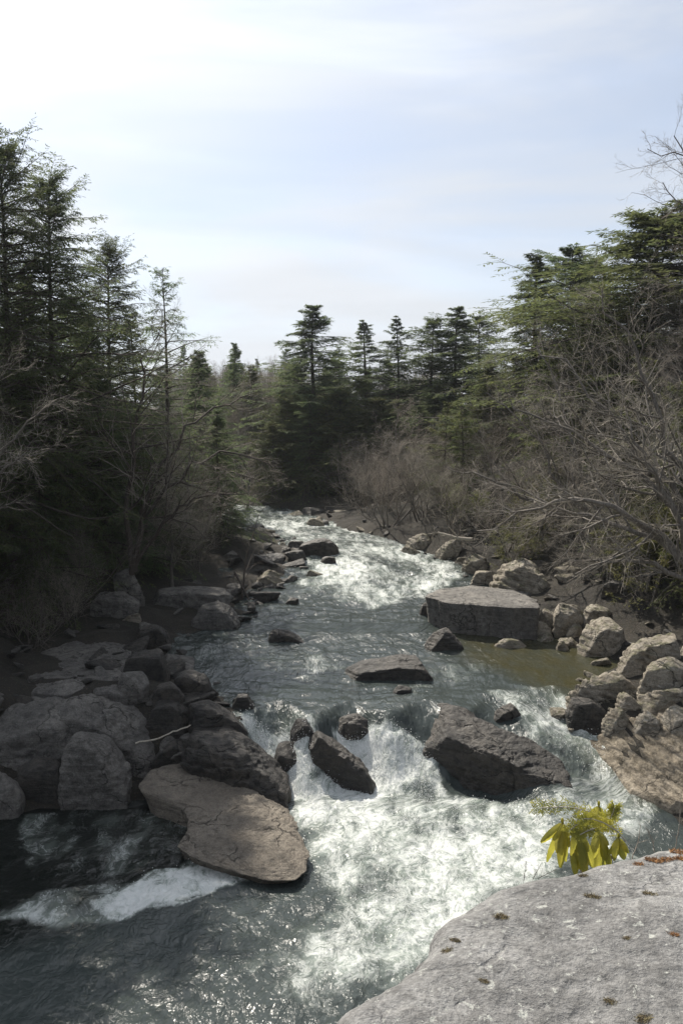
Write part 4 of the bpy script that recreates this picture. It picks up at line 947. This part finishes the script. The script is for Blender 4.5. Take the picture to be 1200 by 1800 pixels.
# distant wooded hill behind the bend
for i in range(60):
    px = rr.uniform(360, 540); Y = rr.uniform(66, 92); X = at(px, 900, Y)[0]
    (BT[i % 2] if i % 4 else HK[(1, 2, 4)[i % 3]]).put(X, Y, rr.uniform(5.5, 8.5), rot=rr.uniform(0, 6), label='leafless tree closing the gap beyond the bend' if i % 4 else 'small hemlock closing the gap beyond the bend', group='bare trees in the gap' if i % 4 else 'small hemlocks in the gap')
for i in range(150):
    px = rr.uniform(300, 900); Y = rr.uniform(92, 160)
    X = at(px, 900, Y)[0]
    (BT[i % 2] if i % 5 else HK[(0, 1, 3, 4)[i % 4]]).put(X, Y, rr.uniform(7, 11), rot=rr.uniform(0, 6), label='leafless tree on the distant hill behind the bend' if i % 5 else 'hemlock on the distant hill behind the bend', group='trees of the distant hill' if i % 5 else 'hemlocks of the distant hill')


# ------------------------------------------------------------------ on and around the near shelf
from mathutils.bvhtree import BVHTree
def tree_of(o):
    mw = np.array(o.location[:])
    return BVHTree.FromPolygons([Vector(v.co) + o.location for v in o.data.vertices], [p.vertices[:] for p in o.data.polygons])
NB = tree_of(near)
def near_hit(px, py):
    d = Vector(ray(px, py)).normalized(); r = NB.ray_cast(Vector((0, 0, CAM_Z)), d)
    return r[0], r[1]

def leaf_mesh(base, tip, width, face, curl, seed):
    r_ = random.Random(seed); b = np.array(base); t = np.array(tip); ax = t - b; L = np.linalg.norm(ax); ax = ax / L
    sd = np.cross(ax, face); sd /= np.linalg.norm(sd); nn = np.cross(sd, ax)
    n, k = 14, 7; V = []
    for i in range(n):
        u = i / (n - 1); w = width * (math.sin(math.pi * (0.03 + 0.945 * u)) ** 0.6) * (1 if i else 0.25)
        c = b + ax * L * u + nn * (0.12 * L * math.sin(math.pi * u) * curl) 
        for j in range(k):
            q = (j / (k - 1) - 0.5) * 2
            V.append(c + sd * q * w * (1 - 0.12 * abs(q)) - nn * (0.55 * w * abs(q) ** 1.3 - 0.10 * w * math.exp(-(q * 5) ** 2)) + nn * 0.0015 * math.sin(u * 40 + q))
    return np.array(V), grid_faces(n, k)
def rhodo_leaf():
    m = MT('yellow green leathery leaf'); g = m.n('ShaderNodeNewGeometry'); tcn = m.n('ShaderNodeTexCoord')
    n1 = m.noise(tcn.outputs['Object'], 14, 4, 0.6); n2 = m.noise(tcn.outputs['Object'], 70, 3, 0.6)
    col = m.mix(m.rng(n1, 0.35, 0.65), (0.25, 0.255, 0.045), (0.48, 0.43, 0.075))
    col = m.mix(m.rng(n2, 0.6, 0.75, 0, 0.5), col, (0.12, 0.10, 0.02))
    p = m.n('ShaderNodeBsdfPrincipled', {'Base Color': col, 'Roughness': 0.38, 'Normal': m.bump(n2, 0.003, 0.6)})
    t = m.n('ShaderNodeBsdfTranslucent', {'Color': m.mix(0.35, col, (0.5, 0.48, 0.06))})
    return m.done(m.n('ShaderNodeMixShader', {0: 0.5, 1: p.outputs[0], 2: t.outputs[0]}).outputs[0])
M['rhodo'] = rhodo_leaf()
def rhododendron():
    Y0 = 3.3
    root = empty('rhododendron_shrub', at(1030, 1560, Y0)); tag(root, 'rhododendron with drooping yellow green leaves at the edge of the grey shelf', 'shrub')
    o = np.array(root.location[:])
    def P(px, py, dy=0.0): return at(px, py, Y0 + dy) - o
    W_ = [((988, 1448), [((950, 1482), .015), ((962, 1516), .020), ((985, 1526), .019), ((972, 1478), .012), ((1000, 1490), .014), ((995, 1515), .018), ((978, 1500), .016)], 0.0),
          ((1012, 1458), [((1004, 1505), .017), ((1022, 1530), .024), ((1042, 1525), .022), ((1034, 1498), .018), ((1012, 1540), .022), ((1030, 1542), .020)], -0.05),
          ((1050, 1462), [((1040, 1512), .020), ((1058, 1532), .022), ((1066, 1515), .019), ((1070, 1486), .014), ((1048, 1538), .022), ((1074, 1528), .018)], 0.05),
          ((1052, 1418), [((1036, 1452), .016), ((1046, 1462), .018), ((1062, 1458), .018), ((1030, 1440), .011)], 0.12),
          ((1087, 1474), [((1070, 1505), .016), ((1080, 1514), .018), ((1096, 1512), .019), ((1105, 1500), .013)], 0.02)]
    i = 0
    for (bx, by), leaves, dy in W_:
        for (tx, ty), w in leaves:
            i += 1; r_ = random.Random(i)
            b = P(bx, by, dy); t = P(tx, ty, dy - 0.03 + r_.uniform(-.05, .05))
            V, F = leaf_mesh(b, t, w * 1.3, np.array([r_.uniform(-.7, .7), -1.0, r_.uniform(-0.1, 0.5)]), r_.uniform(.4, 1.2), i)
            obj_np('leaf', V, [F], M['rhodo'], root)
    TB = []
    for (bx, by), dy, (mx, my) in [((988, 1448), 0, (1005, 1500)), ((1012, 1458), -.05, (1018, 1510)), ((1050, 1462), .05, (1045, 1510)), ((1052, 1418), .12, (1052, 1490)), ((1087, 1474), .02, (1072, 1520))]:
        a = P(bx, by - 4, dy); b = P(mx, my, dy + .08); c = P(1045, 1580, 0.12)
        u = np.linspace(0, 1, 8)[:, None]; TB.append(a * (1 - u) ** 2 + 2 * b * u * (1 - u) + c * u * u)
    V, F = tubes(np.array(TB), np.tile(np.linspace(.004, .009, 8), (len(TB), 1)), 7); obj_np('stem', V, [F], M['red_twig'], root)
    for (bx, by), l, dy in W_:
        c = P(bx, by - 5, dy); D, F = ico_small; obj_np('bud', c + D * (0.006, 0.006, 0.013), [F], M['rhodo'], root)
ico_small = ico(3)
rhododendron()
def sprig():
    root = empty('hemlock_sprig', at(1085, 1450, 3.15)); tag(root, 'feathery yellow green hemlock sprig lying over the rhododendron leaves', 'sprig'); o = np.array(root.location[:])
    r_ = np.random.default_rng(5)
    main = [[(1100, 1480), (1075, 1450), (1040, 1428), (1000, 1418), (965, 1420), (940, 1421)], [(1068, 1450), (1074, 1435), (1078, 1426), (1080, 1418)], [(1040, 1450), (1025, 1445), (1010, 1452), (1000, 1462)], [(1075, 1455), (1050, 1455), (1030, 1462), (1015, 1470)], [(1085, 1462), (1062, 1447), (1040, 1440), (1020, 1440)]]
    TB, LV = [], []
    for k, pl in enumerate(main):
        pts = np.array([at(a, b, 3.12 - 0.02 * k) - o for a, b in pl]); u = np.linspace(0, len(pts) - 1, 24)
        P = np.stack([np.interp(u, np.arange(len(pts)), pts[:, c]) for c in range(3)], 1); TB.append(P[::3][:8])
        for i in range(2, 24):
            for sgn in (-1, 1):
                d = P[min(i + 1, 23)] - P[i - 1]; d /= np.linalg.norm(d); sd = np.cross(d, [0.1, -0.75, 0.6]); sd /= np.linalg.norm(sd)
                ln = 0.014 + 0.026 * r_.random() * (1 - i / 40); e = P[i] + (d * .7 + sd * sgn * 0.8 + r_.normal(0, .2, 3)) * ln
                for q in np.linspace(0, 1, 5):
                    c = P[i] * (1 - q) + e * q
                    for s2 in (-1, 1):
                        dd = (d * s2 * 0.8 + sd * sgn * 0.7 + r_.normal(0, .3, 3)); dd /= np.linalg.norm(dd); l2 = r_.uniform(.010, .017); w2 = np.cross(dd, [0, -1, .3]) * .0019
                        LV.append([c - w2, c + dd * l2 * .5 - w2, c + dd * l2, c + dd * l2 * .5 + w2])
    V, F = tubes(np.array(TB), np.full((len(TB), 8), .0022), 5); obj_np('twig', V, [F], M['twig'], root)
    LV = np.array(LV); obj_np('needles', LV.reshape(-1, 3), [np.arange(len(LV) * 4).reshape(-1, 4)], M['rhodo'], root, smooth=False)
sprig()
def tuft_mat(name, a, b):
    m = MT(name); n = m.noise(m.n('ShaderNodeTexCoord').outputs['Object'], 60, 3, 0.6)
    return m.done(m.n('ShaderNodeBsdfPrincipled', {'Base Color': m.mix(m.rng(n, .35, .65), a, b), 'Roughness': .9}).outputs[0])
M['moss'] = tuft_mat('dry moss', (0.12, 0.09, 0.05), (0.18, 0.15, 0.075)); M['rust'] = tuft_mat('rust needles', (0.22, 0.10, 0.035), (0.30, 0.16, 0.06))
def tuft(px, py, s, mat, label, group, seed):
    p, nr = near_hit(px, py)
    if p is None: return
    r_ = np.random.default_rng(seed); n = 220; az = r_.uniform(0, 6.283, n); rr_ = s * np.sqrt(r_.random(n)); 
    b = np.stack([np.cos(az) * rr_ * 1.5, np.sin(az) * rr_ * 0.8, r_.normal(0, s * .05, n)], 1)
    d = r_.normal(size=(n, 3)) * (.9, .9, .35); d[:, 2] = np.abs(d[:, 2]) + .1; d /= np.linalg.norm(d, axis=1)[:, None]
    ln = (s * r_.uniform(.3, .8, n))[:, None]; w = np.cross(d, r_.normal(size=(n, 3))); w /= np.linalg.norm(w, axis=1)[:, None]; w *= ln * .09
    V = np.stack([b - w, b + d * ln * .6 - w, b + d * ln, b + w], 1).reshape(-1, 3)
    ob = obj_np('moss_tuft', V, [np.arange(n * 4).reshape(-1, 4)], M[mat], None, False); ob.location = p; ob.rotation_euler = (0, 0, r_.uniform(-.6, .6))
    tag(ob, label, 'moss', group)
for i, (a, b, s_) in enumerate([(915, 1549, .012), (1040, 1577, .018), (1025, 1540, .012), (1142, 1572, .016), (786, 1672, .013), (880, 1612, .016), (850, 1725, .010), (1075, 1762, .015), (1130, 1792, .018), (800, 1654, .012), (1100, 1650, .010)]):
    tuft(a, b, s_, 'moss', 'small tuft of dry brown moss on the grey shelf', 'tufts of dry moss on the shelf', i + 1)
for i, (a, b, s_) in enumerate([(1148, 1513, .020), (1195, 1499, .022), (1120, 1520, .014), (1170, 1512, .018), (1183, 1643, .012), (1195, 1510, .016)]):
    tuft(a, b, s_, 'rust', 'tuft of rusty dead needles on the grey shelf', 'tufts of rusty needles on the shelf', i + 50)
def stick(name, label, pts, r0, r1, mat, cat, group=None, side=0, seed=0):
    pts = np.array(pts); c = pts[0].copy(); u = np.linspace(0, len(pts) - 1, 14); r_ = np.random.default_rng(seed)
    P = np.stack([np.interp(u, np.arange(len(pts)), pts[:, k]) for k in range(3)], 1) - c
    L = np.linalg.norm(P[-1]); P += r_.normal(0, .006 * L, P.shape)
    parts = [tubes(P[None], np.linspace(r0, r1, 14)[None], 7)]
    if side:
        Q, R, LL = grow_level(P[None], np.linspace(r0, r1, 14)[None], side, seed, .15, 1, .7, .4, 5, .15, .05, .55, np.array([L]), rmin=r1 * 0.5); parts.append(tubes(Q, R, 4))
        Q, R, LL = grow_level(Q, R, 4, seed + 1, .15, 1, .7, .5, 4, .15, .05, .6, LL, rmin=r1 * 0.4); parts.append(tubes(Q, R, 3))
    V, F = merge(parts); ob = obj_np(name, V, F, M[mat]); ob.location = c
    return tag(ob, label, cat, group)
stick('driftwood_stick', 'bent grey driftwood stick lying across the dark rocks of the left bank', [at(238, 1307, 19.8), at(275, 1300, 19.9), at(310, 1285, 20.0), at(335, 1276, 20.2)], .022, .016, 'twig', 'driftwood', seed=2)
stick('driftwood_log', 'pale dead log leaning on the rocks below the right slope', [at(830, 948, 38), at(800, 945, 38.5), at(770, 936, 39)], .09, .05, 'twig', 'driftwood', side=4, seed=3)
stick('dead_branch', 'thin upright dead branch by the pale log on the right bank', [at(762, 965, 38), at(760, 945, 38), at(764, 925, 38)], .03, .012, 'twig', 'branch', side=4, seed=4)
stick('dead_branch', 'thin dead stick crossing behind the upright branch on the right bank', [at(776, 968, 38.3), at(768, 945, 38.3), at(752, 928, 38.3)], .025, .012, 'twig', 'branch', side=3, seed=5)
stick('dead_branch', 'dark dead branch leaning over the water at the left bend', [at(425, 1050, 33), at(432, 985, 33.4), at(455, 905, 34)], .05, .012, 'bark', 'branch', side=7, seed=6)
stick('dead_branch', 'dark dead branch lying on the left bank slabs', [at(412, 1005, 33), at(428, 1035, 32.4), at(438, 1055, 32)], .05, .03, 'bark', 'branch', seed=7)
for i, (a, b) in enumerate([((920, 1550), (925, 1515)), ((935, 1548), (950, 1520)), ((945, 1545), (975, 1530))]):
    q = at(*a, 3.0); stick('dry_twig', 'wiry dry twig at the edge of the grey shelf left of the rhododendron', [q, (q + at(*b, 3.0)) / 2, at(*b, 3.0)], .0013, .0007, 'bark', 'twig', 'dry twigs at the shelf edge', side=9, seed=20 + i)
for i, (a, b) in enumerate([((1110, 1510), (1125, 1450)), ((1150, 1500), (1135, 1455)), ((1185, 1495), (1195, 1400))]):
    q = at(*a, 3.2); stick('dry_twig', 'reddish bare twig behind the grey shelf right of the rhododendron', [q, (q + at(*b, 3.2)) / 2 + np.array([.01, 0, 0]), at(*b, 3.2)], .002, .001, 'red_twig', 'twig', 'red twigs behind the shelf', side=4, seed=30 + i)
# bare tree just outside the right edge whose twigs hang into the picture
bough_tree('bare_tree', 'leafless tree whose fine twigs reach in at the upper right edge', [[(1345, 1050, 20), (1315, 720, 20), (1275, 470, 20), (1240, 330, 20), (1195, 240, 20)], [(1320, 760, 20), (1270, 480, 20), (1215, 370, 20.3), (1165, 320, 20.4)], [(1300, 620, 20), (1260, 380, 19.8), (1215, 280, 19.6), (1150, 265, 19.5)]], .075, 207, lv=((14, .45, .75, .24, 6, .16, .02, .45), (7, .15, .75, .5, 5, .17, .02, .55), (4, .15, .7, .5, 4, .16, .01, .7)), tw='red_twig')

# ------------------------------------------------------------------ thin spring haze over the valley
def haze(dens):
    bm = bmesh.new(); bmesh.ops.create_cube(bm, size=1.0)
    me = bpy.data.meshes.new('haze'); bm.to_mesh(me); bm.free()
    o = link(bpy.data.objects.new('haze', me)); o.location = (0, 420, 18.5); o.scale = (1400, 1500, 43)
    m = MT('thin haze'); v = m.n('ShaderNodeVolumePrincipled', {'Color': (0.86, 0.93, 1.0, 1), 'Density': dens, 'Anisotropy': 0.35})
    m.t.links.new(v.outputs[0], m.out.inputs['Volume']); me.materials.append(m.m)
    tag(o, 'thin pale haze in the valley air', 'haze', None, 'stuff')
haze(0.00024)
